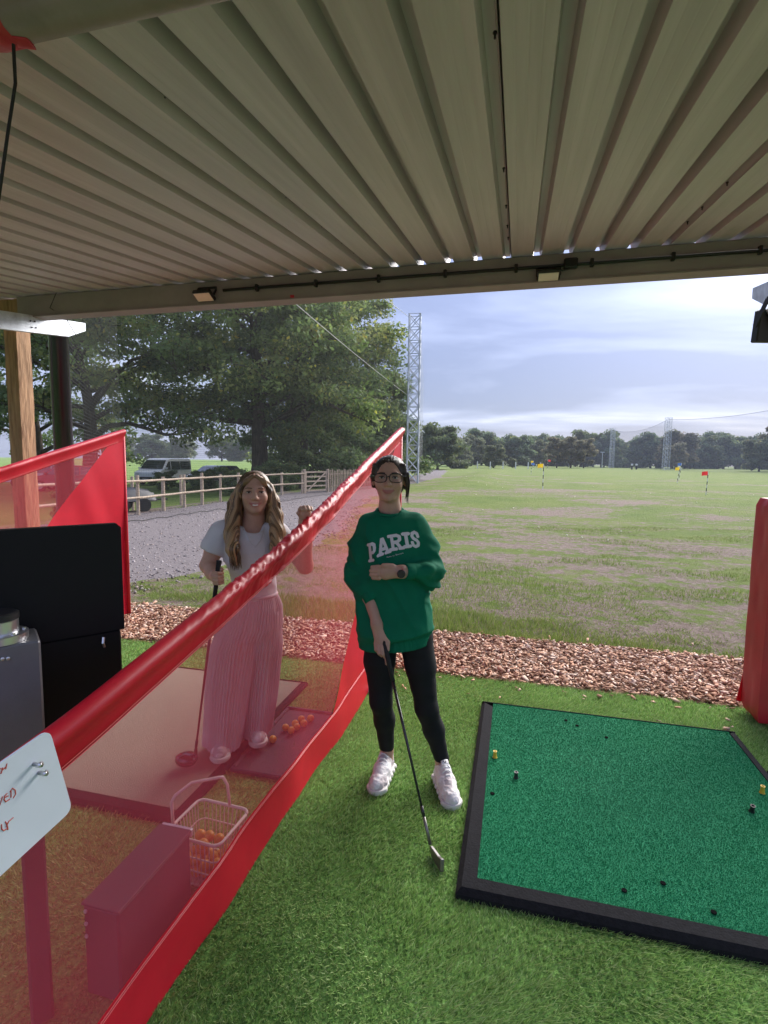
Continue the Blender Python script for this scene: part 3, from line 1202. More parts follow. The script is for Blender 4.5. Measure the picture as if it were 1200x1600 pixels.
for x, y in ((-1.22, 2.86), (-1.17, 2.885), (-1.235, 2.80), (-1.185, 2.815), (-1.21, 2.765), (-1.27, 2.74), (-1.225, 2.72), (-1.285, 2.60)):
    if y < 2.65:
        ball(x, y, 0.0365, 'single orange ball lying apart in the tray behind the screen', 'orange balls in the ball tray')
    else:
        ball(x, y, 0.0365, 'orange golf ball in the cluster on the ball tray behind the screen', 'orange balls in the ball tray')

# ------------------------------------------------------------------ basket of balls
WIRE = mat('pale_basket_plastic', (0.62, 0.56, 0.50), 0.5)
bk = empty('ball_basket', (-1.118, 1.70, 0), math.radians(-3))
tag(bk, 'pale wire ball basket with upright handle behind the red screen', 'basket')


def rrect(w, d, z, r=0.03, n=4):
    out = []
    for cx, cy, a0 in ((w - r, d - r, 0), (-w + r, d - r, 90), (-w + r, -d + r, 180), (w - r, -d + r, 270)):
        for k in range(n + 1):
            a = math.radians(a0 + 90 * k / n)
            out.append((cx + r * math.cos(a), cy + r * math.sin(a), z))
    return out


for z, s, rad in ((0.205, 1.0, 0.0065), (0.13, 0.93, 0.003), (0.07, 0.87, 0.003), (0.012, 0.82, 0.005)):
    p = rrect(0.118 * s, 0.108 * s, z)
    m = MB(); m.tube(p + [p[0]], rad, 6); m.build('rim' if z > 0.2 else 'hoop', WIRE, bk, smooth=True)
top, bot = rrect(0.118, 0.108, 0.205), rrect(0.118 * .82, 0.108 * .82, 0.012)
for k in range(-5, 6):
    for ax in (0, 1):
        for sg in (-1, 1):
            t = k / 6
            a = (t * 0.118, sg * 0.108, 0.203) if ax == 0 else (sg * 0.118, t * 0.108, 0.203)
            b = (a[0] * 0.82, a[1] * 0.82, 0.012)
            m = MB(); m.tube([a, b], 0.0022, 5); m.build('rib', WIRE, bk)
m = MB(); m.box((0, 0, 0.006), (0.19, 0.17, 0.006)); m.build('floor', WIRE, bk)
m = MB(); m.tube([(-0.118, -0.06, 0.205), (-0.121, -0.06, 0.30), (-0.112, -0.05, 0.322), (-0.09, 0.02, 0.335), (-0.0, 0.07, 0.345), (0.01, 0.085, 0.34), (0.02, 0.1, 0.30), (0.025, 0.108, 0.205)], 0.0062, 8)
m.build('handle', mat('pink_white_handle', (0.72, 0.60, 0.56), 0.45), bk, smooth=True)
rng = random.Random(3)
for lay in range(3):
    for gx_ in range(-1, 3):
        for gy_ in range(-1, 2):
            if rng.random() < (0.1 + 0.25 * lay * (lay > 1)):
                continue
            ball(-1.125 + gx_ * 0.044 + rng.uniform(-.006, .006) - 0.018, 1.695 + gy_ * 0.046 + rng.uniform(-.008, .008), 0.033 + lay * 0.037 + rng.uniform(-.004, .004),
                 'orange golf ball heaped in the wire basket behind the screen', 'orange balls heaped in the basket')

# ------------------------------------------------------------------ ball dispenser box
DISP = mat('grey_powder_coat', (0.055, 0.05, 0.06), 0.55, bump=(200, 0.06))
ds = empty('dispenser_box', (-1.14, 1.35, 0))
tag(ds, 'low dark metal box standing behind the red screen next to the ball basket', 'box')
m = MB(); m.box((0, 0, 0.15), (0.125, 0.35, 0.29), bev=0.006); m.build('case', DISP, ds)
m = MB(); m.box((0, 0, 0.2995), (0.132, 0.356, 0.008), bev=0.002); m.build('lid', DISP, ds)
m = MB(); m.box((0.0, 0.186, 0.285), (0.125, 0.018, 0.03), bev=0.004); m.build('chute_lip', GALV, ds)
for z in (0.28, 0.24, 0.20):
    m = MB(); m.lathe((-0.05, -0.176, z), [(0.006, 0), (0.006, 0.004)], 8, Matrix.Rotation(PI / 2, 3, 'X')); m.build('bolt', GALV, ds)

# ------------------------------------------------------------------ ball machine console: post, grey box, black screen
ux, uy = math.sin(math.radians(38)), math.cos(math.radians(38))
cs_ = empty('bay_console', (-1.27, 1.085, 0), math.radians(52))
# local x runs along the screen (to the far right), local -y faces the camera
tag(cs_, 'black screen console with grey steel box at the left edge', 'console')
m = MB(); m.box((0.0, 0.0, 0.5), (0.055, 0.055, 0.98), bev=0.006); m.build('post', DISP, cs_)
GREY = mat('grey_steel_box', (0.16, 0.155, 0.165), 0.42, var=(9, 0.1), bump=(160, 0.03), metal=0.3)
m = MB(); m.box((-0.105, -0.05, 1.005), (0.28, 0.13, 0.30), bev=0.005); m.build('steel_box', GREY, cs_)
STEEL = mat('brushed_steel', (0.62, 0.62, 0.64), 0.28, metal=0.9, bump=(120, 0.03))
m = MB(); m.lathe((-0.045, -0.055, 1.156), [(0.060, 0), (0.060, 0.018), (0.056, 0.020), (0.040, 0.020), (0.040, 0.052), (0.038, 0.054)], 32)
m.build('collar', STEEL, cs_, auto=30)
m = MB(); m.lathe((-0.045, -0.055, 1.2105), [(0.042, 0), (0.042, 0.014), (0.036, 0.018)], 28)
m.build('cap', BLACKP, cs_, auto=30)
for k, (x, z) in enumerate(((-0.045, 1.125), (-0.034, 1.124))):
    m = MB(); m.lathe((x, -0.116, z), [(0.0045, 0), (0.0045, 0.003), (0.002, 0.004)], 8, Matrix.Rotation(PI / 2, 3, 'X')); m.build('screw', STEEL, cs_)
for k in range(6):
    a = 2 * PI * k / 6
    m = MB(); m.lathe((-0.045 + 0.05 * math.cos(a), -0.055 + 0.05 * math.sin(a), 1.176), [(0.005, 0), (0.005, 0.004), (0.003, 0.005)], 8); m.build('screw', STEEL, cs_)
SCREENM = mat('black_screen', (0.004, 0.004, 0.005), 0.55, spec=0.25)
poly = []
W0, W1, Z0, Z1, ch = -0.40, 0.262, 1.10, 1.425, 0.012
poly = [(W0, Z0), (W1, Z0), (W1, Z1 - ch), (W1 - ch, Z1), (W0 + ch, Z1), (W0, Z1 - ch)]
m = MB(); m.prism(poly, 0.03, None, (0, 0.06, 0)); m.build('screen', SCREENM, cs_)
m = MB(); m.box((-0.08, 0.062, 0.96), (0.665, 0.024, 0.275), bev=0.004); m.build('lower_panel', SCREENM, cs_)
m = MB(); m.tube([(0.205, 0.045, 1.055), (0.20, 0.035, 1.07), (0.203, 0.042, 1.085)], 0.004, 6); m.build('latch', STEEL, cs_)

# ------------------------------------------------------------------ white board on the screen
WB = mat('white_board_plastic', (0.70, 0.74, 0.80), 0.35, var=(4, 0.04), spec=0.5)
INK = mat('red_orange_marker', (0.52, 0.06, 0.03), 0.6)
wb = empty('sign_board', (-0.905, 0.70, 0.95))
tag(wb, 'white board with red handwriting bolted to the red screen', 'sign')
cen = (0.58, 0.945); 
corn = [(0.822, 1.068), (0.868, 0.862), (0.34, 0.80), (0.30, 1.01)]


def round_poly(c, r, n=5):
    out = []
    for i in range(len(c)):
        p, a, b = Vector(c[i]), Vector(c[i - 1]), Vector(c[(i + 1) % len(c)])
        u, v = (a - p).normalized(), (b - p).normalized()
        for k in range(n + 1):
            t = k / n
            q = p + u * r * (1 - t) ** 2 + v * r * t ** 2
            out.append((q.x, q.y))
    return out


pl = round_poly(corn, 0.022)
R90 = Matrix(((0, 1, 0), (1, 0, 0), (0, 0, 1)))
m = MB(); m.prism([(a - 0.70, b - 0.95) for a, b in pl], 0.005, R90); m.build('board', WB, wb)
strokes = [[(0.7087, 1.0477), (0.7164, 1.0461)], [(0.7125, 1.0455), (0.7135, 1.0371)],
           [(0.7193, 1.0463), (0.7162, 1.0364)], [(0.728, 1.049), (0.725, 1.0395)], [(0.717, 1.0412), (0.7271, 1.0442)],
           [(0.7079, 0.9967), (0.7099, 0.9784), (0.7158, 0.9916)],
           [(0.7253, 0.9919), (0.7204, 0.9905), (0.7184, 0.9839), (0.7212, 0.9775), (0.7292, 0.9774)], [(0.719, 0.9869), (0.7269, 0.9857)],
           [(0.7326, 0.9932), (0.7321, 0.9788)], [(0.7304, 0.991), (0.7356, 0.9953), (0.7409, 0.9879), (0.7414, 0.9794), (0.736, 0.9749)],
           [(0.7107, 0.9403), (0.7105, 0.931), (0.7137, 0.9251), (0.7228, 0.9241)], [(0.7182, 0.9404), (0.7212, 0.9312), (0.7222, 0.9209)], [(0.7341, 0.9372), (0.7247, 0.9358), (0.719, 0.9288)]]
for grp in (strokes[:2], strokes[2:5], strokes[5:6], strokes[6:8], strokes[8:10], strokes[10:]):
    m = MB()
    for s in grp:
        m.tube([(0.0028, a - 0.70, b - 0.95) for a, b in s], 0.0011, 6)
    m.build('letter', INK, wb)
for a, b in ((0.782, 1.016), (0.792, 0.992)):
    m = MB(); m.tube([(0.003, a - .70, b - .95), (0.016, a - .70, b - .95), (0.021, a - .699, b - .948)], [0.004, 0.0045, 0.006], 8)
    m.build('bolt', STEEL, wb, smooth=True)
# ------------------------------------------------------------------ rough grass tufts near the bays
GRASSM = mat('rough_grass_blades', (0.1, 0.15, 0.05), 0.7, attr='tint', spec=0.2, translucent=0.3)


def rough_grass(n, x0, x1, y0, y1, power, h, w, thr, seed, name, label, zmul=1.0, skip_track=True):
    rng = np.random.default_rng(seed)
    y = y0 + (y1 - y0) * rng.uniform(0, 1, n) ** power
    x = rng.uniform(x0, x1, n)
    c = fbm(np.stack([x * 0.9, y * 1.5, x * 0], -1), seed, 4)
    keep = c + rng.normal(0, 0.10, n) > thr
    if skip_track:
        rr = np.interp(y, ty, tr_)
        keep &= x > rr - 0.15 + rng.normal(0, 0.12, n)
    x, y, c = x[keep], y[keep], c[keep]
    v, f = blades(np.stack([x, y], -1), 0.0, h, w, 0.6, seed)
    hs = np.clip(0.55 + 1.8 * (c - thr), 0.5, 1.6)
    v = v.reshape(-1, 3, 3)
    v[:, 2, 2] *= hs
    v[:, :, 2] += (ground_z(x, y) - 0.004)[:, None]
    me = raw_mesh(name, v.reshape(-1, 3), f, 3)
    cs = np.array([(0.20, 0.27, 0.06), (0.25, 0.32, 0.08), (0.15, 0.22, 0.05), (0.33, 0.33, 0.13), (0.38, 0.34, 0.18)])
    col = cs[rng.choice(5, len(x), p=[.32, .3, .2, .12, .06])] * rng.uniform(0.75, 1.25, (len(x), 1))
    add_color(me, np.repeat(col, 3, 0))
    return tag(put(name, me, GRASSM), label, 'grass', kind='stuff')


rough_grass(150000, -4.9, 9.0, 4.86, 15.0, 1.7, 0.040, 0.008, -0.05, 61, 'rough_grass', 'patchy rough grass on the range beyond the wood chips')
rough_grass(26000, -5.2, 4.0, 4.84, 5.7, 1.2, 0.060, 0.009, -0.22, 62, 'rough_grass', 'taller green grass fringe along the wood chip edge')

# ------------------------------------------------------------------ loose range balls far out on the field
WBALL = mat('white_range_ball', (0.75, 0.72, 0.5), 0.4)

# ------------------------------------------------------------------ netting
NETM = mat('black_net_cord', (0.03, 0.032, 0.03), 0.8)
NETG = mat('grey_net_cord', (0.10, 0.11, 0.12), 0.8)
ROPE = mat('pale_rope', (0.62, 0.61, 0.58), 0.7)


def net_panel(a, b, h, cell, cord, name, material, parent):
    a, b = Vector(a), Vector(b)
    d = b - a
    Ln = d.length
    u = d.normalized()
    nv = int(Ln / cell)
    vs, fs = [], []
    for k in range(nv + 1):
        p = a + u * (k * cell)
        z0 = gz(p.x, p.y)
        q = u * cord / 2
        i = len(vs)
        vs += [(p.x - q.x, p.y - q.y, z0), (p.x + q.x, p.y + q.y, z0), (p.x + q.x, p.y + q.y, h), (p.x - q.x, p.y - q.y, h)]
        fs.append((i, i + 1, i + 2, i + 3))
    seg = max(1, int(Ln / 2))
    off = Vector((u.y, -u.x, 0)) * 0.003
    for r in range(int(h / cell)):
        z = 0.05 + r * cell
        for s in range(seg):
            p, q = a + d * (s / seg) + off, a + d * ((s + 1) / seg) + off
            i = len(vs)
            vs += [(p.x, p.y, z - cord / 2), (q.x, q.y, z - cord / 2), (q.x, q.y, z + cord / 2), (p.x, p.y, z + cord / 2)]
            fs.append((i, i + 1, i + 2, i + 3))
    o = put(name, raw_mesh(name, vs, fs, 4), material, parent)
    o['kind'] = 'stuff'
    return o


def sag(a, b, s, n=14):
    a, b = Vector(a), Vector(b)
    return [a + (b - a) * (k / n) - Vector((0, 0, s * 4 * (k / n) * (1 - k / n))) for k in range(n + 1)]


net = empty('ball_stop_net', (0, 0, 0))
tag(net, 'tall black ball netting hung along the gravel track to the lattice mast', 'net')
net_panel((-5.0, 5.0, 0), (-9.45, 11.0, 0), 9.0, 0.05, 0.0042, 'netting', NETM, net)
net_panel((-9.45, 11.0, 0), (-7.95, 38.6, 0), 11.2, 0.06, 0.0032, 'netting', NETM, net)
net_panel((-7.15, 39.4, 0), (-12.2, 70, 0), 11.8, 0.10, 0.014, 'netting', NETG, net)
for pts, r, mt, nm in (
        (sag((-5.0, 5.0, 0.05), (-9.45, 11.0, 0.06), 0.02), 0.009, CORD, 'bottom_rope'),
        ([Vector((p.x, p.y, gz(p.x, p.y) + 0.05 + 0.02 * math.sin(i * 2.1))) for i, p in enumerate(sag((-9.45, 11.0, 0), (-7.95, 38.6, 0), 0, 90))], 0.011, CORD, 'bottom_rope'),
        (sag((-9.45, 11.0, 12.0), (-7.95, 38.8, 12.2), 0.5), 0.016, ROPE, 'top_rope'),
        (sag((-9.6, 17.0, 8.75), (-7.95, 38.8, 6.55), 0.15), 0.019, ROPE, 'stay_rope'),
        (sag((-9.2, 27.5, 11.6), (-8.0, 38.7, 8.0), 0.2), 0.008, CORD, 'side_rope')):
    m = MB(); m.tube(pts, r, 5); m.build(nm, mt, net)

MAST = mat('mast_galvanised', (0.52, 0.55, 0.60), 0.55, metal=0.3, var=(3, 0.2))


def lattice_mast(loc, h, w, bays, rz, label, single=True):
    kf = 1.0 if single else 0.55
    t = empty('lattice_mast', loc, rz)
    tag(t, label, 'mast', 'lattice masts holding the nets')
    c = [(-w / 2, -w / 2), (w / 2, -w / 2), (w / 2, w / 2), (-w / 2, w / 2)]
    for x, y in c:
        m = MB(); m.tube([(x, y, -0.3), (x * 0.92, y * 0.92, h)], w * 0.062 * kf, 6); m.build('leg', MAST, t)
    J = MB()
    for b in range(bays):
        z0, z1 = h * b / bays, h * (b + 1) / bays
        for k in range(4):
            p, q = c[k], c[(k + 1) % 4]
            for a, bb in (((*p, z0), (*q, z1)), ((*q, z0), (*p, z1)), ((*p, z1), (*q, z1))):
                m = MB() if single else J
                off = 0.0 if a[0] == p[0] else 0.004
                m.tube([Vector(a) * 1 + Vector((off, off, 0)), Vector(bb) + Vector((off, off, 0))], w * 0.034 * kf, 4)
                if single:
                    m.build('brace', MAST, t)
    if not single:
        o = J.build('bracing', MAST, t); o['kind'] = 'stuff'
    return t


lattice_mast((-7.55, 39.0, gz(-7.55, 39.0)), 12.4, 0.86, 13, math.radians(8), 'tall lattice mast beside the oak trees at the field edge')
lattice_mast((36.1, 142.5, gz(36, 142)), 12.9, 1.2, 12, 0.3, 'far lattice mast in front of the woods, the nearer of two', False)
lattice_mast((30.2, 182.5, gz(30, 182)), 12.7, 1.2, 12, 0.2, 'farther lattice mast standing left of its taller neighbour', False)
# the far net is too fine to see cord by cord
VEIL = mat('far_net_veil', (0.16, 0.18, 0.24), 0.9, alpha=0.20, spec=0.0)
fn = empty('far_net', (0, 0, 0)); tag(fn, 'grey veil of far netting sagging between the distant masts', 'net')
D3 = (60.0, 118.0)
for (ax, ay, ah), (bx, by, bh), sg in (((30.2, 182.5, 12.6), (36.1, 142.5, 12.8), 1.6), ((36.1, 142.5, 12.8), (52.0, 105.0, 13.6), 1.2), ((23.0, 214, 7.5), (30.2, 182.5, 12.6), 0.6)):
    top = sag((ax, ay, ah), (bx, by, bh), sg, 24)
    vs, fs = [], []
    for p in top:
        for k in range(5):
            g0 = gz(p.x, p.y)
            vs.append((p.x, p.y, g0 + (p.z - g0) * k / 4))
    for i in range(24):
        for k in range(4):
            a = i * 5 + k
            fs.append((a, a + 5, a + 6, a + 1))
    put('net_panel', raw_mesh('net_panel', vs, fs, 4, True), VEIL, fn)
    m = MB(); m.tube(top, 0.03, 4); m.build('top_rope', NETG, fn)

# ------------------------------------------------------------------ post and rail fence with gate
WOOD = mat('weathered_rail', (0.46, 0.36, 0.26), 0.8, var=(5, 0.3), stretch=(3, 3, 3), bump=(20, 0.3), spec=0.2)
FP = [(-10.6, 9.4), (-10.62, 11.2), (-10.66, 13.0), (-10.82, 14.35), (-11.0, 15.7), (-11.1, 16.9), (-11.2, 18.3), (-11.15, 19.6), (-11.0, 21.2), (-10.7, 22.8), (-10.3, 24.3)]
fence = empty('post_and_rail_fence', (-10.9, 15.0, gz(-10.9, 15)))
tag(fence, 'pale wooden post and rail fence along the gravel track', 'fence')
FO = Vector(fence.location)
for i, (x, y) in enumerate(FP):
    z = gz(x, y)
    m = MB()
    rr = 0.062 if i % 2 else 0.052
    m.tube([(x, y, z - 0.1), (x + 0.005, y, z + 0.55), (x, y + 0.01, z + 1.10 + 0.04 * (i % 3))], [rr, rr * .97, rr * .9], 10)
    o = m.build('post', WOOD, fence, smooth=False, auto=40); o.location = -FO
for i in range(len(FP) - 1):
    a, b = FP[i], FP[i + 1]
    for hz in (0.52, 1.0):
        m = MB()
        m.tube([(a[0] + 0.085, a[1] - 0.06, gz(*a) + hz), (b[0] + 0.085, b[1] + 0.06, gz(*b) + hz + 0.01)], 0.040 if i % 2 else 0.044, 8, flat=0.8)
        o = m.build('rail', WOOD, fence, auto=40); o.location = -FO
FP2 = [(-12.6, 12.5), (-12.5, 15.0), (-12.4, 17.5)]
fence2 = empty('post_and_rail_fence', (-12.5, 15, gz(-12.5, 15)))
tag(fence2, 'second row of fence posts just behind the roadside rails', 'fence')
for x, y in FP2:
    m = MB(); m.tube([(x, y, gz(x, y) - 0.1), (x, y, gz(x, y) + 1.15)], 0.05, 8); o = m.build('post', WOOD, fence2); o.location = -Vector(fence2.location)
m = MB(); m.tube([(x, y, gz(x, y) + 0.45) for x, y in FP2], 0.035, 6); o = m.build('rail', WOOD, fence2); o.location = -Vector(fence2.location)

gate = empty('field_gate', (-10.22, 24.5, gz(-10.2, 24.5)), math.atan2(1.5, 0.62))
tag(gate, 'small pale wooden five bar gate beneath the trees', 'gate')
for x in (-0.05, 1.68):
    m = MB(); m.box((x, 0, 0.6), (0.12, 0.12, 1.25), bev=0.01); m.build('post', WOOD, gate)
for x in (0.06, 1.56):
    m = MB(); m.box((x, 0, 0.60), (0.075, 0.05, 1.05)); m.build('stile', WOOD, gate)
for k in range(5):
    m = MB(); m.box((0.81, 0.0, 0.14 + 0.235 * k), (1.42, 0.035, 0.075)); m.build('bar', WOOD, gate)
m = MB(); m.beam((0.12, -0.03, 0.12), (1.48, -0.03, 1.06), 0.022, 0.07); m.build('diagonal', WOOD, gate)

pk = empty('paling_fence', (-9.55, 26.3, gz(-9.5, 26.3)))
tag(pk, 'row of upright wooden palings right of the small gate', 'fence')
PKW = mat('grey_brown_paling', (0.26, 0.20, 0.14), 0.85, var=(4, 0.3))
for k in range(34):
    y = 0.1 + 0.26 * k
    m = MB(); m.box((0.02 * y + 0.01 * math.sin(k * 3.3), y, 0.56 + 0.05 * math.sin(k * 1.7)), (0.035, 0.09, 1.2)); m.build('pale', PKW, pk)
for z in (0.3, 0.95):
    m = MB(); m.beam((-0.035, 0, z), (0.16, 8.8, z), 0.04, 0.08); m.build('rail', PKW, pk)

# ------------------------------------------------------------------ vehicles beyond the fence
TYRE = mat('tyre_rubber', (0.015, 0.015, 0.016), 0.85)
RIMM = mat('alloy_rim', (0.45, 0.46, 0.48), 0.35, metal=0.8)
GLASS = mat('car_glass', (0.03, 0.04, 0.05), 0.08, spec=0.8, coat=0.6)
HEADL = mat('headlamp_glass', (0.7, 0.72, 0.75), 0.1, spec=0.7)
TAIL = mat('tail_lamp', (0.35, 0.01, 0.015), 0.2)


def car_body(prof, width, belt, taper, name):
    """Side profile (x, z) swept across the width; above the belt the sides lean in, corners rounded."""
    ws = [(-1.0, 0.90), (-0.93, 0.985), (-0.6, 1.0), (0.6, 1.0), (0.93, 0.985), (1.0, 0.90)]
    zc = sum(p[1] for p in prof) / len(prof)
    xc = sum(p[0] for p in prof) / len(prof)
    vs, fs = [], []
    n = len(prof)
    for u, k in ws:
        for x, z in prof:
            lean = 1 - taper * max(0, z - belt) / 0.6
            vs.append((xc + (x - xc) * (1 - (1 - k) * 0.35), u * width / 2 * lean, zc + (z - zc) * (1 - (1 - k) * 0.5)))
    for i in range(len(ws) - 1):
        for k in range(n):
            j = (k + 1) % n
            fs.append((i * n + k, i * n + j, (i + 1) * n + j, (i + 1) * n + k))
    fs.append(tuple(range(n))); fs.append(tuple((len(ws) - 1) * n + k for k in range(n))[::-1])
    return MB().add(vs, fs)


def vehicle(loc, rz, paint, kind, label, name):
    v = empty(name, loc, rz)
    tag(v, label, 'van' if kind == 'van' else 'car', 'vehicles parked on the meadow')
    if kind == 'van':
        prof = [(2.35, 0.35), (2.42, 0.6), (2.36, 0.92), (1.72, 1.12), (0.98, 1.80), (0.7, 1.92), (-2.2, 1.93), (-2.38, 1.8), (-2.42, 0.6), (-2.38, 0.33)]
        W, belt, tp, wx = 1.9, 1.05, 0.07, (1.45, -1.5)
        side = [[(0.75, 1.10), (1.55, 1.12), (0.95, 1.68), (0.72, 1.70)], [(-0.6, 1.12), (0.62, 1.12), (0.62, 1.70), (-0.6, 1.72)], [(-2.2, 1.12), (-0.72, 1.12), (-0.72, 1.72), (-2.15, 1.72)]]
        ws = [(1.68, 1.16), (1.04, 1.76)]; rear = (-2.415, 1.15, 1.70)
    else:
        prof = [(2.1, 0.32), (2.16, 0.55), (2.05, 0.78), (1.15, 0.92), (0.45, 1.40), (0.1, 1.47), (-1.5, 1.45), (-2.05, 0.98), (-2.12, 0.6), (-2.08, 0.32)]
        W, belt, tp, wx = 1.78, 0.92, 0.14, (1.3, -1.3)
        side = [[(0.25, 0.94), (1.0, 0.95), (0.48, 1.33), (0.25, 1.38)], [(-0.75, 0.94), (0.17, 0.94), (0.17, 1.39), (-0.75, 1.39)], [(-1.75, 0.98), (-0.83, 0.95), (-0.83, 1.39), (-1.42, 1.37)]]
        ws = [(1.10, 0.96), (0.50, 1.38)]; rear = None
    car_body(prof, W, belt, tp, 'body').build('body', paint, v, auto=35)
    for sg in (-1, 1):
        for q in side:
            vs = [(x, sg * (W / 2 * (1 - tp * max(0, z - belt) / 0.6) + 0.006), z) for x, z in q]
            n = len(vs)
            vs2 = [(x, y - sg * 0.02, z) for x, y, z in vs]
            m = MB(); m.add(vs + vs2, [tuple(range(n)), tuple(range(n, 2 * n))[::-1]] + [(k, (k + 1) % n, (k + 1) % n + n, k + n) for k in range(n)])
            m.build('side_window', GLASS, v)
    (xa, za), (xb, zb) = ws
    y1, y2 = W / 2 * 0.90, W / 2 * (1 - tp) * 0.86
    o1, o2 = 0.025, 0.025
    m = MB(); m.add([(xa + o1, -y1, za + o2), (xa + o1, y1, za + o2), (xb + o1, y2, zb + o2), (xb + o1, -y2, zb + o2),
                     (xa, -y1, za), (xa, y1, za), (xb, y2, zb), (xb, -y2, zb)],
                    [(0, 1, 2, 3), (7, 6, 5, 4), (0, 4, 5, 1), (1, 5, 6, 2), (2, 6, 7, 3), (3, 7, 4, 0)])
    m.build('windscreen', GLASS, v)
    fx = prof[1][0]
    for sg in (-1, 1):
        m = MB(); m.box((fx - 0.12, sg * W * 0.36, prof[2][1] - 0.10), (0.22, 0.36, 0.16), bev=0.04); m.build('headlight', HEADL, v)
        m = MB(); m.box((prof[-2][0] + 0.03, sg * W * 0.41, prof[-2][1] + 0.35), (0.10, 0.16, 0.35), bev=0.02); m.build('tail_light', TAIL, v)
        m = MB(); m.box((ws[0][0] - 0.18, sg * (W / 2 + 0.10), za + 0.05), (0.10, 0.18, 0.13), bev=0.03); m.build('wing_mirror', paint, v)
    m = MB(); m.box((fx - 0.02, 0, prof[0][1] + 0.17), (0.10, W * 0.5, 0.16), bev=0.02); m.build('grille', TYRE, v)
    m = MB(); m.box((fx + 0.035, 0, prof[0][1] + 0.06), (0.012, 0.50, 0.11)); m.build('number_plate', mat('plate_white', (0.7, 0.7, 0.68), 0.5), v)
    for x in wx:
        for sg in (-1, 1):
            R = Matrix.Rotation(PI / 2, 3, 'X')
            w = empty('wheel', (x, sg * (W / 2 - 0.08), 0.32)); w.parent = v
            m = MB(); m.lathe((0, 0, 0), [(0.20, -0.10), (0.31, -0.10), (0.325, -0.07), (0.325, 0.07), (0.31, 0.10), (0.20, 0.10)], 20, R); m.build('tyre', TYRE, w, auto=40)
            m = MB(); m.lathe((0, 0, 0), [(0.19, -0.105), (0.20, -0.085), (0.05, -0.075), (0.05, 0.075), (0.20, 0.085), (0.19, 0.105)], 16, R); m.build('rim', RIMM, w, auto=30)
    return v


CW = mat('white_car_paint', (0.82, 0.84, 0.87), 0.25, coat=0.5)
CB = mat('black_car_paint', (0.02, 0.022, 0.026), 0.25, coat=0.6)
CS = mat('silver_car_paint', (0.45, 0.47, 0.50), 0.3, metal=0.4, coat=0.5)
CR = mat('red_car_paint', (0.30, 0.03, 0.035), 0.28, coat=0.5)


def park(px_, py_, rz, paint, kind, label, name):
    return vehicle((px_, py_, gz(px_, py_)), rz, paint, kind, label, name)


park(-25.6, 34.2, math.radians(276), CW, 'van', 'white van parked on the meadow behind the fence', 'parked_van')
park(-21.6, 34.6, math.radians(255), CB, 'car', 'black car parked behind the white van', 'parked_car')
park(-25.0, 25.0, math.radians(205), CR, 'car', 'red car behind the far left red screen', 'parked_car')
park(-29.5, 27.5, math.radians(200), CS, 'car', 'silver car at the far left beyond the timber post', 'parked_car')
park(84.0, 190.0, math.radians(10), CW, 'car', 'tiny white car far off below the woods on the right', 'parked_car')

tr = empty('covered_trailer', (-11.9, 13.9, gz(-11.9, 13.9)), math.radians(70))
tag(tr, 'low black covered trailer behind the wooden fence', 'trailer')
TARP = mat('black_tarpaulin', (0.02, 0.021, 0.026), 0.5, bump=(6, 0.5))
m = MB()
vs = []
NXX, NYY = 14, 8
for i in range(NXX + 1):
    for j in range(NYY + 1):
        x, y = -0.9 + 1.8 * i / NXX, -0.5 + 1.0 * j / NYY
        e = min(i, NXX - i, j, NYY - j)
        vs.append((x, y, 0.35 if e == 0 else 0.62 + 0.10 * math.sin(x * 3 + 1) * math.cos(y * 3) + (0.05 if e > 1 else -0.02)))
for i in range(NXX):
    for j in range(NYY):
        a = i * (NYY + 1) + j
        m.f.append((a, a + NYY + 1, a + NYY + 2, a + 1))
m.v = vs
m.build('tarpaulin', TARP, tr, smooth=True)
m = MB(); m.box((0, 0, 0.36), (1.7, 0.9, 0.08), bev=0.01); m.build('chassis', TYRE, tr)
for x in (-0.35, 0.35):
    for sg in (-1, 1):
        m = MB(); m.lathe((x, sg * 0.52, 0.22), [(0.08, -0.06), (0.21, -0.06), (0.22, 0), (0.21, 0.06), (0.08, 0.06)], 16, Matrix.Rotation(PI / 2, 3, 'X')); m.build('wheel', TYRE, tr, auto=40)
m = MB(); m.tube([(0.85, 0, 0.35), (1.5, 0, 0.33)], 0.03, 6); m.build('drawbar', TYRE, tr)

# ------------------------------------------------------------------ range flags and markers
FW = mat('white_pole_paint', (0.75, 0.75, 0.73), 0.5)
FB = mat('black_pole_paint', (0.02, 0.02, 0.02), 0.5)
FC = {'yellow': mat('yellow_flag', (0.75, 0.50, 0.02), 0.7, translucent=0.3), 'red': mat('red_flag', (0.62, 0.03, 0.03), 0.7, translucent=0.3),
      'blue': mat('blue_flag', (0.06, 0.14, 0.38), 0.7, translucent=0.3), 'white': mat('white_flag', (0.75, 0.75, 0.75), 0.7, translucent=0.3)}


def flag(x, y, h, colour, label, lean=0.0, s=1.0, side=-1):
    f = empty('range_flag', (x, y, gz(x, y)))
    tag(f, label, 'flag', 'target flags on the range')
    nb = 7
    for k in range(nb):
        z0, z1 = h * k / nb, h * (k + 1) / nb
        m = MB(); m.tube([(lean * z0, 0, z0 - (0.1 if k == 0 else 0)), (lean * z1, 0, z1)], 0.028 * s, 8)
        m.build('band', FB if k % 2 else FW, f)
    vs, fs = [], []
    for i in range(9):
        for j in range(5):
            u = i / 8
            vs.append((lean * h + side * (0.02 + 0.42 * s * u), 0.04 * math.sin(u * 5) * u, h - 0.30 * s * (1 - j / 4) - 0.03 * u * u))
    for i in range(8):
        for j in range(4):
            a = i * 5 + j
            fs.append((a, a + 5, a + 6, a + 1))
    put('cloth', raw_mesh('cloth', vs, fs, 4, True), FC[colour], f)
    return f


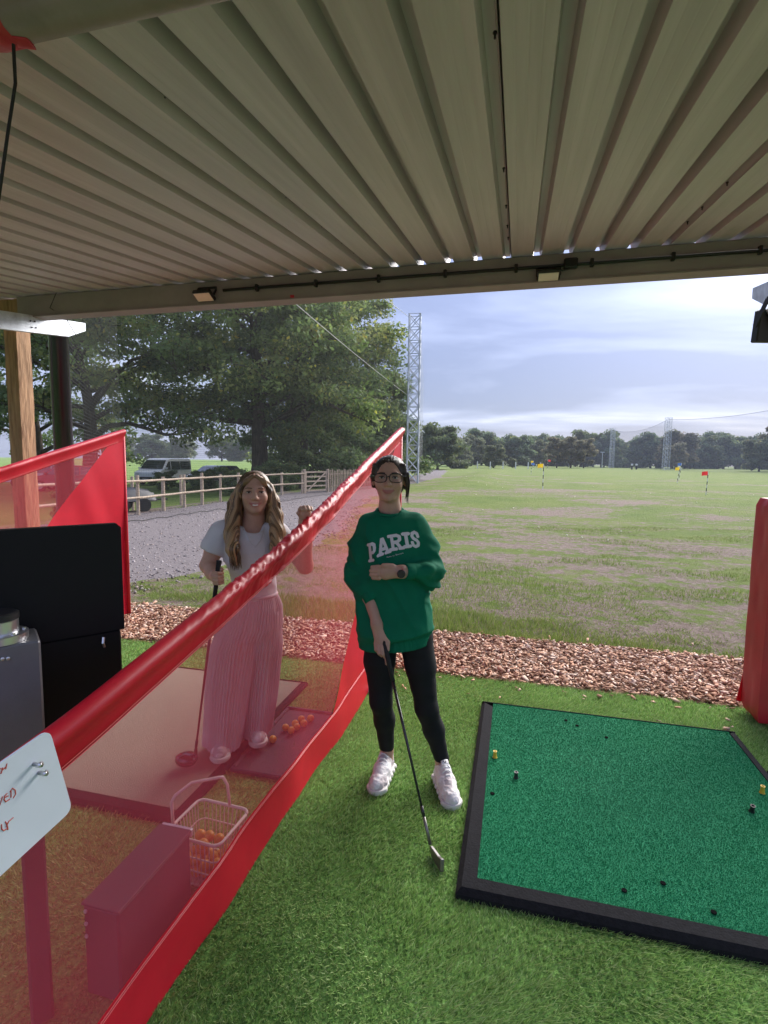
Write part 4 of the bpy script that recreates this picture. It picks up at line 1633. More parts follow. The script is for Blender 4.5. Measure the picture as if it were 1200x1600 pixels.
flag(1.71, 33.85, 1.62, 'yellow', 'yellow flag on striped pole, nearest one at the centre of the range', 0, 0.8)
flag(10.58, 33.2, 1.32, 'red', 'red flag on striped pole at the right of the range', 0.03, 0.75)
flag(14.7, 53.9, 1.45, 'yellow', 'small yellow flag left of the nearest red flag', 0.12, 0.9)
flag(17.2, 62.5, 1.85, 'blue', 'blue flag just behind the small yellow flag', 0.1, 0.9)
flag(2.2, 76.2, 1.55, 'blue', 'small blue flag left of the central yellow flag', 0, 1.0, 1)
flag(6.9, 120.0, 2.1, 'red', 'far red flag right above the central yellow flag', 0, 1.3, 1)
flag(3.8, 118.0, 1.8, 'yellow', 'far yellow flag beside the far red flag', 0, 1.2)
flag(14.0, 149.4, 1.9, 'white', 'far white marker flag right of the central flags', 0, 1.5)
for x, y, lab in ((29.5, 148.0, 'tiny white marker post below the far masts'), (31.0, 150.0, 'tiny dark and white marker right of the tiny white post')):
    k = empty('range_marker', (x, y, gz(x, y))); tag(k, lab, 'marker')
    m = MB(); m.box((0, 0, 0.5), (0.35, 0.3, 1.0), bev=0.05); m.build('body', FB, k)
    m = MB(); m.box((0, 0, 1.25), (0.5, 0.4, 0.5), bev=0.1); m.build('cap', FW, k)
lp = empty('lamp_pole', (24.0, 160.0, gz(24, 160))); tag(lp, 'slim lamp pole with T shaped head before the far woods', 'lamp pole')
m = MB(); m.tube([(0, 0, 0), (0, 0, 4.6)], 0.10, 6); m.build('pole', MAST, lp)
m = MB(); m.box((0, 0, 4.6), (1.1, 0.25, 0.18)); m.build('head', MAST, lp)
ff = empty('far_post_fence', (-12.0, 112, gz(-12, 112))); tag(ff, 'line of pale posts along the far left edge of the range', 'fence')
for k in range(9):
    x, y = -15.5 + 2.6 * k, 108 + 1.2 * k
    m = MB(); m.box((x + 12, y - 112, 0.75 + gz(x, y) - gz(-12, 112)), (0.20, 0.20, 1.5)); m.build('post', FW, ff)
# stray balls on the grass
rng = random.Random(9)
bs = MB()
for k in range(32):
    y = 12 + 45 * rng.random() ** 1.3
    x = rng.uniform(-0.12 * y, 0.45 * y)
    bs.lathe((x, y, gz(x, y) + 0.02), [(0.001, -0.021), (0.016, -0.014), (0.0213, 0), (0.016, 0.014), (0.001, 0.021)], 6)
tag(bs.build('stray_range_balls', WBALL, smooth=True), 'pale stray range balls scattered over the grass', 'golf balls', kind='stuff')
# ------------------------------------------------------------------ trees
BARK = mat('oak_bark', (0.085, 0.068, 0.052), 0.95, var=(9, 0.5), stretch=(1, 1, 0.25), bump=(9, 1.0), spec=0.1)
LEAF = mat('leaves', (0.06, 0.09, 0.03), 0.6, attr='tint', spec=0.25, translucent=0.5)


def make_tree(seed, H, R, trunk_r, limbs, subs, per, leaf, clump, base=0.22, droop=0.1, cols=((0.05, 0.085, 0.025),), top=1.0,
              lean=(0, 0), shape='round', inner=0.35, flatten=0.7):
    """A tapered trunk with limbs and twigs, and a crown of leaf-sized faces in clumps round the twig ends."""
    rng = np.random.default_rng(seed)
    wood = MB()
    tp = []
    nseg = 9
    for i in range(nseg + 1):
        t = i / nseg
        tp.append(Vector((lean[0] * t * H + 0.05 * R * math.sin(2.1 * t * 3 + seed) * t, lean[1] * t * H + 0.05 * R * math.cos(1.7 * t * 3 + seed) * t, H * 0.86 * t)))
    wood.tube(tp, [trunk_r * (1.25 if i == 0 else 1.0) * (1 - 0.85 * (i / nseg)) for i in range(nseg + 1)], 9)
    cl = []
    for k in range(limbs):
        u = (k + 0.5) / limbs
        f = base + (0.93 - base) * u ** 0.85
        az = k * 2.39996 + rng.uniform(-0.35, 0.35)
        ti = f * nseg / 0.93 * 0.93
        i0 = min(int(ti), nseg - 1)
        p0 = tp[i0].lerp(tp[i0 + 1], ti - i0)
        if shape == 'round':
            ext = R * (math.sqrt(max(0.05, 1 - ((f - 0.45) / 0.62) ** 2))) * rng.uniform(0.75, 1.12)
        elif shape == 'cone':
            ext = R * (1.08 - f) * 1.25 * rng.uniform(0.8, 1.1)
        else:
            ext = R * (0.6 + 0.6 * (1 - f)) * rng.uniform(0.75, 1.15)
        rise = (0.15 + 0.75 * f) * ext * rng.uniform(0.5, 1.0) * (1 - droop * 2 * (1 - f))
        d = Vector((math.cos(az), math.sin(az), 0))
        s = Vector((-d.y, d.x, 0))
        pts = []
        for j in range(7):
            t = j / 6
            pts.append(p0 + d * ext * t + s * ext * 0.12 * math.sin(t * 4 + k) * t + Vector((0, 0, rise * math.sin(t * 1.7) - droop * ext * t * t + 0.05 * ext * math.sin(t * 7 + k * 2))))
        r0 = trunk_r * (1 - 0.8 * f) * 0.5
        wood.tube(pts, [r0 * (1 - 0.87 * j / 6) for j in range(7)], 6)
        for q in range(subs):
            t = 0.28 + 0.72 * (q + rng.uniform(0.2, 0.8)) / subs
            j = min(int(t * 6), 5)
            b0 = pts[j].lerp(pts[j + 1], t * 6 - j)
            aa = az + (1 if q % 2 else -1) * rng.uniform(0.3, 1.3)
            ln = ext * rng.uniform(0.16, 0.36)
            b1 = b0 + Vector((math.cos(aa) * ln, math.sin(aa) * ln, ln * rng.uniform(-0.15, 0.75)))
            bm_ = (b0 + b1) / 2 + Vector((0, 0, ln * 0.12))
            wood.tube([b0, bm_, b1], [r0 * 0.30 * (1.15 - t * 0.6), r0 * 0.2, r0 * 0.06], 4, caps=False)
            cl.append((*b1, 1.0)); cl.append((*bm_, 0.8))
        cl.append((*pts[6], 1.0))
    cl.append((*tp[-1], 1.1)); cl.append((*(tp[-1] + Vector((0, 0, 0.06 * H))), 0.9))
    cl = np.array(cl)
    n = len(cl) * per
    ci = np.repeat(np.arange(len(cl)), per)
    off = rng.normal(0, 1, (n, 3))
    off /= np.maximum(np.linalg.norm(off, axis=1, keepdims=True), 1e-6)
    rad = clump * cl[ci, 3] * rng.uniform(0.75, 1.3, len(cl))[ci] * rng.uniform(0.15, 1, n) ** (1 / 2.2)
    c = cl[ci, :3] + off * rad[:, None] * np.array([1.15, 1.15, flatten])
    # leaf frames: faces tilted about the vertical, blades hanging a little outward
    nrm = rng.normal(0, 0.75, (n, 3)) + off * 0.5 + np.array([0, 0, 0.55])
    nrm /= np.linalg.norm(nrm, axis=1, keepdims=True)
    a = rng.normal(0, 1, (n, 3))
    a -= nrm * (a * nrm).sum(1, keepdims=True)
    a /= np.linalg.norm(a, axis=1, keepdims=True)
    b = np.cross(nrm, a)
    sz = leaf * rng.uniform(0.55, 1.35, n)[:, None]
    P = np.stack([c - a * sz, c + b * sz * 0.55 + nrm * sz * 0.12, c + a * sz, c - b * sz * 0.55 + nrm * sz * 0.12], 1)
    F = np.arange(n * 4).reshape(-1, 4)
    cm = raw_mesh('crown', P.reshape(-1, 3), F, 4)
    cols = np.asarray(cols)
    cc = cols[rng.integers(0, len(cols), len(cl))][ci] * rng.uniform(0.72, 1.28, len(cl))[ci][:, None] * rng.uniform(0.7, 1.3, (n, 1))
    yl = rng.uniform(0, 1, n) < 0.04
    cc[yl] *= np.array([1.9, 1.45, 0.9])
    add_color(cm, np.repeat(cc, 4, 0))
    wm = wood.mesh('trunk', True)
    return wm, cm


def plant(name, meshes, x, y, label, cat='tree', group=None, rz=0.0, s=1.0, z=None):
    t = empty(name, (x, y, (gz(x, y) if z is None else z) - 0.05), rz)
    t.scale = (s, s, s)
    tag(t, label, cat, group)
    put('trunk', meshes[0], BARK, t)
    put('crown', meshes[1], LEAF, t)
    return t


OAK = ((0.17, 0.235, 0.075), (0.20, 0.265, 0.085), (0.14, 0.205, 0.065), (0.28, 0.31, 0.10))
DRK = ((0.125, 0.185, 0.068), (0.15, 0.21, 0.078), (0.10, 0.155, 0.06), (0.19, 0.23, 0.085))
NEAR = 'trees beyond the gravel track'
plant('oak_tree', make_tree(3, 16.5, 7.9, 0.62, 28, 9, 110, 0.14, 1.0, base=0.22, droop=0.14, cols=OAK), -16.6, 32.0,
      'large spreading oak with thick trunk behind the woman in white', group=NEAR, rz=1.5)
plant('oak_tree', make_tree(12, 14.0, 8.8, 0.5, 25, 9, 110, 0.14, 1.05, base=0.24, droop=0.16, cols=OAK + DRK), -26.5, 28.0,
      'dark oak at the left with bare crooked limbs against the sky', group=NEAR)
plant('oak_tree', make_tree(23, 18.5, 4.2, 0.40, 24, 7, 105, 0.14, 0.95, base=0.30, droop=0.1, cols=OAK), -14.9, 44.5,
      'tall oak whose crown reaches out beside the lattice mast', group=NEAR)
plant('oak_tree', make_tree(34, 12.0, 4.6, 0.36, 18, 7, 100, 0.13, 0.9, base=0.16, droop=0.2, cols=DRK), -14.1, 33.8,
      'smaller dark trunked tree directly left of the wooden gate', group=NEAR)
plant('hedgerow_tree', make_tree(45, 11.0, 4.4, 0.3, 20, 7, 110, 0.15, 0.95, base=0.08, droop=0.15, cols=DRK, shape='full'), -13.0, 47.0,
      'dense dark tree just left of the lattice mast', group=NEAR)
plant('hedgerow_tree', make_tree(56, 9.5, 4.0, 0.3, 16, 7, 90, 0.17, 0.95, base=0.06, droop=0.1, cols=DRK, shape='full'), -15.5, 58.0,
      'dark hedgerow tree behind the dense one by the mast', group=NEAR)
plant('hedgerow_tree', make_tree(57, 10.5, 4.5, 0.3, 18, 6, 90, 0.17, 1.0, base=0.05, droop=0.1, cols=DRK, shape='full'), -19.0, 44.0,
      'dark tree filling the gap behind the wooden gate', group=NEAR)
plant('oak_tree', make_tree(13, 13.0, 7.0, 0.45, 18, 6, 90, 0.15, 0.9, base=0.16, droop=0.25, cols=DRK), -36.0, 33.0,
      'dark tree at the far left behind the timber post', group=NEAR)
BUSH = make_tree(67, 2.0, 1.5, 0.05, 14, 5, 70, 0.075, 0.34, base=0.05, cols=DRK, shape='full')
for i, (x, y, s, lab) in enumerate(((-14.4, 25.0, 0.62, 'dark bush behind the rails beside the oak trunk'), (-13.2, 27.5, 0.75, 'dark bush between the oak trunk and the gate'),
                                    (-20.6, 27.6, 0.5, 'small bush in front of the white van'), (-17.6, 27.0, 0.55, 'small bush in front of the black car'), (-12.2, 30.5, 1.0, 'bush behind the gate under the small tree'),
                                    (-13.2, 13.2, 0.35, 'thin low bush behind the fence next to the far left red screen'), (-11.5, 36.0, 1.4, 'bush at the end of the paling fence'),
                                    (-11.6, 44.0, 1.8, 'low thicket left of the lattice mast foot'))):
    plant('bush', BUSH, x, y, lab, 'bush', 'bushes along the track', rz=i * 1.3, s=s)

# far trees: five kinds, each placed singly
FARK = {
    'dark': make_tree(101, 10, 4.6, 0.30, 17, 6, 75, 0.40, 1.35, base=0.02, cols=((0.14, 0.19, 0.095), (0.165, 0.215, 0.105), (0.115, 0.165, 0.085)), shape='full'),
    'pale': make_tree(102, 10, 4.2, 0.25, 15, 5, 75, 0.36, 1.15, base=0.08, cols=((0.16, 0.185, 0.10), (0.19, 0.21, 0.115)), shape='round'),
    'birch': make_tree(103, 10, 3.6, 0.20, 14, 5, 50, 0.30, 0.85, base=0.16, cols=((0.19, 0.175, 0.11), (0.21, 0.20, 0.12), (0.16, 0.16, 0.095)), shape='round'),
    'broad': make_tree(104, 10, 5.2, 0.35, 17, 5, 75, 0.38, 1.3, base=0.05, cols=((0.11, 0.15, 0.065), (0.14, 0.175, 0.075)), shape='full'),
    'brown': make_tree(105, 10, 4.6, 0.3, 16, 5, 75, 0.36, 1.2, base=0.08, cols=((0.17, 0.15, 0.095), (0.15, 0.155, 0.085)), shape='round'),
}
FAR = [  # x, y, height, kind, label
    (-15.6, 108, 8.6, 'broad', 'broad tree just right of the near lattice mast'),
    (-16.0, 150, 8.5, 'pale', 'pale tree second right of the near lattice mast'),
    (-13.0, 162, 8.8, 'pale', 'pale tree third right of the near lattice mast'),
    (-10.6, 172, 11.2, 'dark', 'dark pointed tree above the round grey bush'),
    (-4.8, 122, 5.2, 'pale', 'round grey green bush alone at the far edge of the range'),
    (-4.0, 180, 9.8, 'dark', 'dark tree just right of the round grey bush'),
    (0.6, 176, 9.6, 'dark', 'wide dark tree between the grey bush and the birches'),
    (-0.6, 128, 2.3, 'pale', 'tiny shrub right of the round grey bush'),
    (7.5, 190, 8.6, 'pale', 'small pale tree left of the twin birches'),
    (11.0, 150, 8.4, 'birch', 'left one of the twin brownish birches behind the yellow flag'),
    (14.8, 152, 8.6, 'birch', 'middle birch of the brownish group behind the flags'),
    (18.6, 156, 8.3, 'birch', 'right birch of the brownish group behind the flags'),
    (46.0, 172, 8.0, 'birch', 'light birch right of the nearer far mast'),
    (53.0, 196, 12.0, 'brown', 'brown tinged tree right of the far masts'),
    (59.3, 150, 8.2, 'pale', 'pale round tree standing before the woods on the right'),
    (66.0, 152, 12.3, 'brown', 'tall brownish tree at the right behind the pale round one'),
    (74.0, 155, 10.8, 'brown', 'brownish tree cut off at the right edge of the picture'),
]
rng = random.Random(5)
for i, (x, y, h, k, lab) in enumerate(FAR):
    plant('far_tree', FARK[k], x, y, lab, group='single trees at the far edge of the range', rz=i * 1.1, s=h / 10)
x = 8.0
i = 0
words = ['behind the twin birches', 'above the lamp pole', 'left of the farther mast', 'behind the farther mast', 'between the two far masts', 'between the two far masts', 'left of the nearer far mast', 'behind the nearer far mast',
         'right of the nearer far mast', 'left of the brown tinged tree', 'behind the brown tinged tree', 'behind the small white car', 'left of the pale round tree', 'behind the pale round tree', 'behind the tall brownish tree']
while x < 100:
    y = 225 + rng.uniform(-12, 12)
    h = rng.uniform(9.5, 13.8)
    kk = rng.choice(['dark', 'dark', 'dark', 'broad'])
    w = words[min(int((x - 8) / 92 * len(words)), len(words) - 1)]
    plant('woodland_tree', FARK[kk], x, y, 'tree of the dark woodland edge ' + w, group='trees of the woodland edge ' + w, rz=i * 0.9, s=h / 10)
    x += rng.uniform(3.2, 4.8)
    i += 1
for k in range(16):
    x = -175 + 9.5 * k + rng.uniform(-2, 2)
    plant('meadow_edge_tree', FARK[rng.choice(['dark', 'broad', 'pale'])], x, 215 + rng.uniform(-14, 14) - k * 1.2,
          'distant tree of the row along the far meadow edge behind the cars', group='distant trees along the meadow edge', rz=k, s=rng.uniform(0.8, 1.2))
for k in range(9):
    x = -40 + 6 * k
    plant('backdrop_tree', FARK[rng.choice(['dark', 'broad', 'dark'])], x, 236 + rng.uniform(-10, 10),
          'distant tree in the low treeline right of the near lattice mast', group='low treeline beyond the range', rz=k, s=rng.uniform(0.75, 1.0))

# ------------------------------------------------------------------ the air over the range
m = MB(); m.box((0, 365, 12.5), (1300, 1060, 29))
hz = m.build('haze', None)
hm_ = bpy.data.materials.new('haze_air')
hm_.use_nodes = True
_t = hm_.node_tree
for n_ in list(_t.nodes):
    _t.nodes.remove(n_)
_o = _t.nodes.new('ShaderNodeOutputMaterial')
_v = _t.nodes.new('ShaderNodeVolumePrincipled')
_v.inputs['Color'].default_value = (0.86, 0.90, 0.97, 1)
_v.inputs['Density'].default_value = 0.00045
_t.links.new(_v.outputs[0], _o.inputs['Volume'])
hz.data.materials.append(hm_)
tag(hz, 'thin pale air haze over the whole range', 'haze', kind='stuff')
# ------------------------------------------------------------------ smooth bodies: distance fields turned into one surface
class Solid:
    def __init__(s, lo, hi, h):
        s.lo = np.array(lo, np.float32)
        s.h = h
        s.n = np.ceil((np.array(hi) - np.array(lo)) / h).astype(int) + 1
        s.d = np.full(s.n, 0.5, np.float32)

    def block(s, a, b):
        i0 = np.clip(np.floor((np.asarray(a) - s.lo) / s.h).astype(int), 0, s.n - 1)
        i1 = np.clip(np.ceil((np.asarray(b) - s.lo) / s.h).astype(int) + 1, 1, s.n)
        sl = tuple(slice(i0[k], max(i1[k], i0[k] + 1)) for k in range(3))
        ax = [s.lo[k] + s.h * np.arange(sl[k].start, sl[k].stop, dtype=np.float32) for k in range(3)]
        return sl, ax[0][:, None, None], ax[1][None, :, None], ax[2][None, None, :]

    def _join(s, sl, e, k, cut=False):
        d = s.d[sl]
        if cut:
            e = -e
            if k > 0:
                hh = np.clip(0.5 - 0.5 * (e - d) / k, 0, 1)
                s.d[sl] = e + (d - e) * hh + k * hh * (1 - hh)
            else:
                s.d[sl] = np.maximum(d, e)
        elif k > 0:
            hh = np.clip(0.5 + 0.5 * (e - d) / k, 0, 1)
            s.d[sl] = e + (d - e) * hh - k * hh * (1 - hh)
        else:
            s.d[sl] = np.minimum(d, e)

    def cap(s, a, b, ra, rb, k=0.02, cut=False, sy=1.0):
        a, b = np.array(a, np.float32), np.array(b, np.float32)
        m = max(ra, rb) * max(1, sy) + k + 4 * s.h
        sl, X, Y, Z = s.block(np.minimum(a, b) - m, np.maximum(a, b) + m)
        ab = b - a
        L2 = float((ab * ab).sum()) + 1e-12
        t = np.clip(((X - a[0]) * ab[0] + (Y - a[1]) * ab[1] + (Z - a[2]) * ab[2]) / L2, 0, 1)
        e = np.sqrt((X - a[0] - t * ab[0]) ** 2 + ((Y - a[1] - t * ab[1]) / sy) ** 2 + (Z - a[2] - t * ab[2]) ** 2) - (ra + (rb - ra) * t)
        s._join(sl, e * min(1, sy), k, cut)
        return s

    def chain(s, pts, rs, k=0.02, sy=1.0):
        for i in range(len(pts) - 1):
            s.cap(pts[i], pts[i + 1], rs[i], rs[i + 1], k, sy=sy)
        return s

    def ell(s, c, r, k=0.02, cut=False, rot=None):
        c, r = np.array(c, np.float32), np.array(r, np.float32)
        m = float(r.max()) + k + 4 * s.h
        sl, X, Y, Z = s.block(c - m, c + m)
        x, y, z = X - c[0], Y - c[1], Z - c[2]
        if rot is not None:
            M = np.array(rot.transposed())
            x, y, z = (M[0][0] * x + M[0][1] * y + M[0][2] * z, M[1][0] * x + M[1][1] * y + M[1][2] * z, M[2][0] * x + M[2][1] * y + M[2][2] * z)
        k0 = np.sqrt((x / r[0]) ** 2 + (y / r[1]) ** 2 + (z / r[2]) ** 2)
        k1 = np.sqrt((x / r[0] ** 2) ** 2 + (y / r[1] ** 2) ** 2 + (z / r[2] ** 2) ** 2) + 1e-6
        s._join(sl, k0 * (k0 - 1) / k1, k, cut)
        return s

    def loft(s, rows, k=0.02, cut=False, power=2.0):
        """rows of (z, cx, cy, rx, ry): an upright body of elliptic sections."""
        R = np.array(rows, np.float32)
        R = R[np.argsort(R[:, 0])]
        m = float(R[:, 3:].max()) + k + 4 * s.h
        sl, X, Y, Z = s.block((R[:, 1].min() - m, R[:, 2].min() - m, R[0, 0] - k - 4 * s.h), (R[:, 1].max() + m, R[:, 2].max() + m, R[-1, 0] + k + 4 * s.h))
        zz = Z.ravel()
        cx, cy, rx, ry = (np.interp(zz, R[:, 0], R[:, i])[None, None, :].astype(np.float32) for i in (1, 2, 3, 4))
        q = ((np.abs((X - cx) / rx)) ** power + (np.abs((Y - cy) / ry)) ** power) ** (1 / power)
        e = (q - 1) * np.minimum(rx, ry)
        e = np.maximum(e, np.maximum(R[0, 0] - Z, Z - R[-1, 0]))
        s._join(sl, e, k, cut)
        return s

    def halfspace_cut(s, p, nrm):
        """Remove everything on the nrm side of the plane through p."""
        sl, X, Y, Z = s.block(s.lo, s.lo + s.h * s.n)
        e = (X - p[0]) * nrm[0] + (Y - p[1]) * nrm[1] + (Z - p[2]) * nrm[2]
        s.d = np.maximum(s.d, e.astype(np.float32))
        return s

    def surface(s):
        """Naive surface nets: returns verts, quads."""
        d = s.d
        ins = d < 0
        nx, ny, nz = d.shape
        c = np.zeros((nx - 1, ny - 1, nz - 1), np.uint8)
        for dx in (0, 1):
            for dy in (0, 1):
                for dz in (0, 1):
                    c += ins[dx:nx - 1 + dx, dy:ny - 1 + dy, dz:nz - 1 + dz]
        act = (c > 0) & (c < 8)
        idx = np.full(act.shape, -1, np.int64)
        I, J, K = np.nonzero(act)
        idx[I, J, K] = np.arange(len(I))
        acc = np.zeros((len(I), 3), np.float64)
        cnt = np.zeros(len(I))
        corners = [(0, 0, 0), (1, 0, 0), (0, 1, 0), (1, 1, 0), (0, 0, 1), (1, 0, 1), (0, 1, 1), (1, 1, 1)]
        for a in range(8):
            for b in range(a + 1, 8):
                A, B = corners[a], corners[b]
                if sum(abs(A[i] - B[i]) for i in range(3)) != 1:
                    continue
                va, vb = d[I + A[0], J + A[1], K + A[2]], d[I + B[0], J + B[1], K + B[2]]
                x = (va < 0) != (vb < 0)
                t = np.where(x, va / np.where(x, va - vb, 1), 0)
                for i in range(3):
                    acc[:, i] += np.where(x, A[i] + t * (B[i] - A[i]), 0)
                cnt += x
        P = acc / cnt[:, None] + np.stack([I, J, K], -1)
        V = s.lo + P * s.h
        F = []
        for ax in range(3):
            sa = [slice(None)] * 3
            sb = [slice(None)] * 3
            sa[ax] = slice(0, -1); sb[ax] = slice(1, None)
            A, B = ins[tuple(sa)], ins[tuple(sb)]
            u, v = [(1, 2), (2, 0), (0, 1)][ax]
            for flip in (False, True):
                e = (A & ~B) if not flip else (~A & B)
                p = np.array(np.nonzero(e)).T
                p = p[(p[:, u] > 0) & (p[:, v] > 0) & (p[:, u] < d.shape[u] - 1) & (p[:, v] < d.shape[v] - 1)]
                q = []
                for du, dv in ((0, 0), (-1, 0), (-1, -1), (0, -1)):
                    w = p.copy(); w[:, u] += du; w[:, v] += dv
                    q.append(idx[w[:, 0], w[:, 1], w[:, 2]])
                q = np.stack(q, -1)
                F.append(q if not flip else q[:, ::-1])
        F = np.concatenate(F)
        F = F[(F >= 0).all(1)]
        return V, F


def vnormals(V, F):
    n = np.cross(V[F[:, 2]] - V[F[:, 0]], V[F[:, 3]] - V[F[:, 1]])
    N_ = np.zeros_like(V)
    for k in range(4):
        np.add.at(N_, F[:, k], n)
    return N_ / np.maximum(np.linalg.norm(N_, axis=1, keepdims=True), 1e-9)


def relax(V, F, it=2, w=0.5):
    for _ in range(it):
        S = np.zeros_like(V); c = np.zeros(len(V))
        for k in range(4):
            np.add.at(S, F[:, k], V[F[:, (k + 1) % 4]] + V[F[:, (k + 3) % 4]])
            np.add.at(c, F[:, k], 2)
        V = V * (1 - w) + w * S / np.maximum(c, 1)[:, None]
    return V


SKIN = mat('skin', (0.5, 0.3, 0.22), 0.5, attr='tint', var=(40, 0.06), spec=0.35, sss=0.12, bump=(300, 0.05))
HAIRM = mat('hair', (0.1, 0.06, 0.03), 0.42, attr='tint', spec=0.45)
HC = Vector((0, 0, 0))


def head_solid(S, c, wide=1.0, jaw=1.0, smile=0.0):
    """Skull, face planes, nose, sockets, ears about centre c; the face looks along -y."""
    def P(x, y, z):
        return (c[0] + x * wide, c[1] + y, c[2] + z)
    S.ell(P(0, 0.018, 0.022), (0.073 * wide, 0.090, 0.084), 0.02)
    S.ell(P(0, -0.018, -0.040), (0.060 * wide * jaw, 0.067, 0.073), 0.035)
    S.ell(P(0, -0.060, -0.092), (0.024 * jaw, 0.020, 0.018), 0.028)
    for sx in (-1, 1):
        S.ell(P(sx * 0.037, -0.058, -0.030 + 0.004 * smile), (0.024, 0.024, 0.024), 0.022)
        S.ell(P(sx * 0.075, 0.008, -0.012), (0.008, 0.017, 0.029), 0.008)
    S.ell(P(0, -0.071, 0.024), (0.045, 0.014, 0.011), 0.018)
    for sx in (-1, 1):
        S.ell(P(sx * 0.031, -0.094, 0.004), (0.017, 0.017, 0.011), 0.012, cut=True)
    S.cap(P(0, -0.080, 0.014), P(0, -0.101, -0.026), 0.0075, 0.0115, 0.012)
    for sx in (-1, 1):
        S.ell(P(sx * 0.0115, -0.092, -0.030), (0.0085, 0.010, 0.0075), 0.008)
    S.ell(P(0, -0.083, -0.058), (0.022, 0.008, 0.0055), 0.008)
    S.ell(P(0, -0.081, -0.068), (0.019, 0.008, 0.006), 0.008)


def skin_tint(V, c, base, lip, wide=1.0, smile=0.0):
    """Base skin with slightly ruddier cheeks, lips and knuckles."""
    n = len(V)
    col = np.tile(np.array(base), (n, 1))
    q = (V - np.array(c)) / np.array([wide, 1, 1])
    front = q[:, 1] < -0.03
    zc_ = -0.0635 + (6 + 7 * smile) * q[:, 0] ** 2
    wd = 0.024 + 0.006 * smile
    m = front & (np.abs(q[:, 0]) < wd) & (np.abs(q[:, 2] - zc_) < 0.0085 * np.sqrt(np.clip(1 - (q[:, 0] / wd) ** 2, 0, 1)) + 0.001)
    col[m] = lip
    for sx in (-1, 1):
        g = np.exp(-(((q[:, 0] - sx * 0.038) / 0.02) ** 2 + ((q[:, 2] + 0.03) / 0.02) ** 2)) * front
        col = col * (1 - 0.25 * g[:, None]) + 0.25 * g[:, None] * np.array(base) * np.array([1.12, 0.78, 0.72])
    return col


def face_parts(parent, c, wide, brow, iris):
    EYE = mat('eye_white', (0.55, 0.52, 0.50), 0.2)
    IRIS = mat('iris', iris, 0.15)
    BROW = mat('brow_hair', brow, 0.7)
    for sx in (-1, 1):
        e = Vector((c[0] + sx * 0.031 * wide, c[1] - 0.0715, c[2] + 0.0035))
        m = MB(); m.lathe(e, [(0.0122 * math.sin(PI * k / 8) + 1e-5, -0.0068 * math.cos(PI * k / 8)) for k in range(9)], 14)
        eye = m.build('eye', EYE, parent, smooth=True)
        m = MB(); m.lathe(e + Vector((0, -0.0102, 0)), [(0.0060, 0), (0.0054, 0.0012), (0.002, 0.0021)], 12, Matrix.Diagonal((1, 1, 0.85)) @ Matrix.Rotation(PI / 2, 3, 'X'))
        m.build('iris', IRIS, eye, smooth=True)
        m = MB(); m.tube([e + Vector((-0.0150, -0.0065, 0.001)), e + Vector((-0.007, -0.0112, 0.0052)), e + Vector((0.005, -0.0112, 0.0054)), e + Vector((0.0150, -0.0065, 0.001))], [0.0012, 0.0023, 0.0023, 0.0012], 5)
        m.build('eyelid', BROW, eye)
        b = Vector((c[0] + sx * 0.031 * wide, c[1] - 0.0835, c[2] + 0.0235))
        m = MB(); m.tube([b + Vector((-sx * 0.017, -0.001, 0.001)), b + Vector((-sx * 0.006, -0.003, 0.0025)), b + Vector((sx * 0.008, 0.001, 0.003)), b + Vector((sx * 0.022, 0.012, -0.004))],
                         [0.0030, 0.0034, 0.0028, 0.0010], 6, flat=0.7)
        m.build('eyebrow', BROW, parent)


def fingers(S, knuckles, mids, tips, r=0.0085, k=0.004):
    for a, b, c in zip(knuckles, mids, tips):
        S.cap(a, b, r, r * 0.93, k)
        S.cap(b, c, r * 0.93, r * 0.75, 0.002)


def finish(name, V, F, material, parent=None, tint=None, loc=None, rz=None):
    me = raw_mesh(name, V, F, 4, True)
    if tint is not None:
        add_color(me, tint)
    return put(name, me, material, parent, loc, rz)


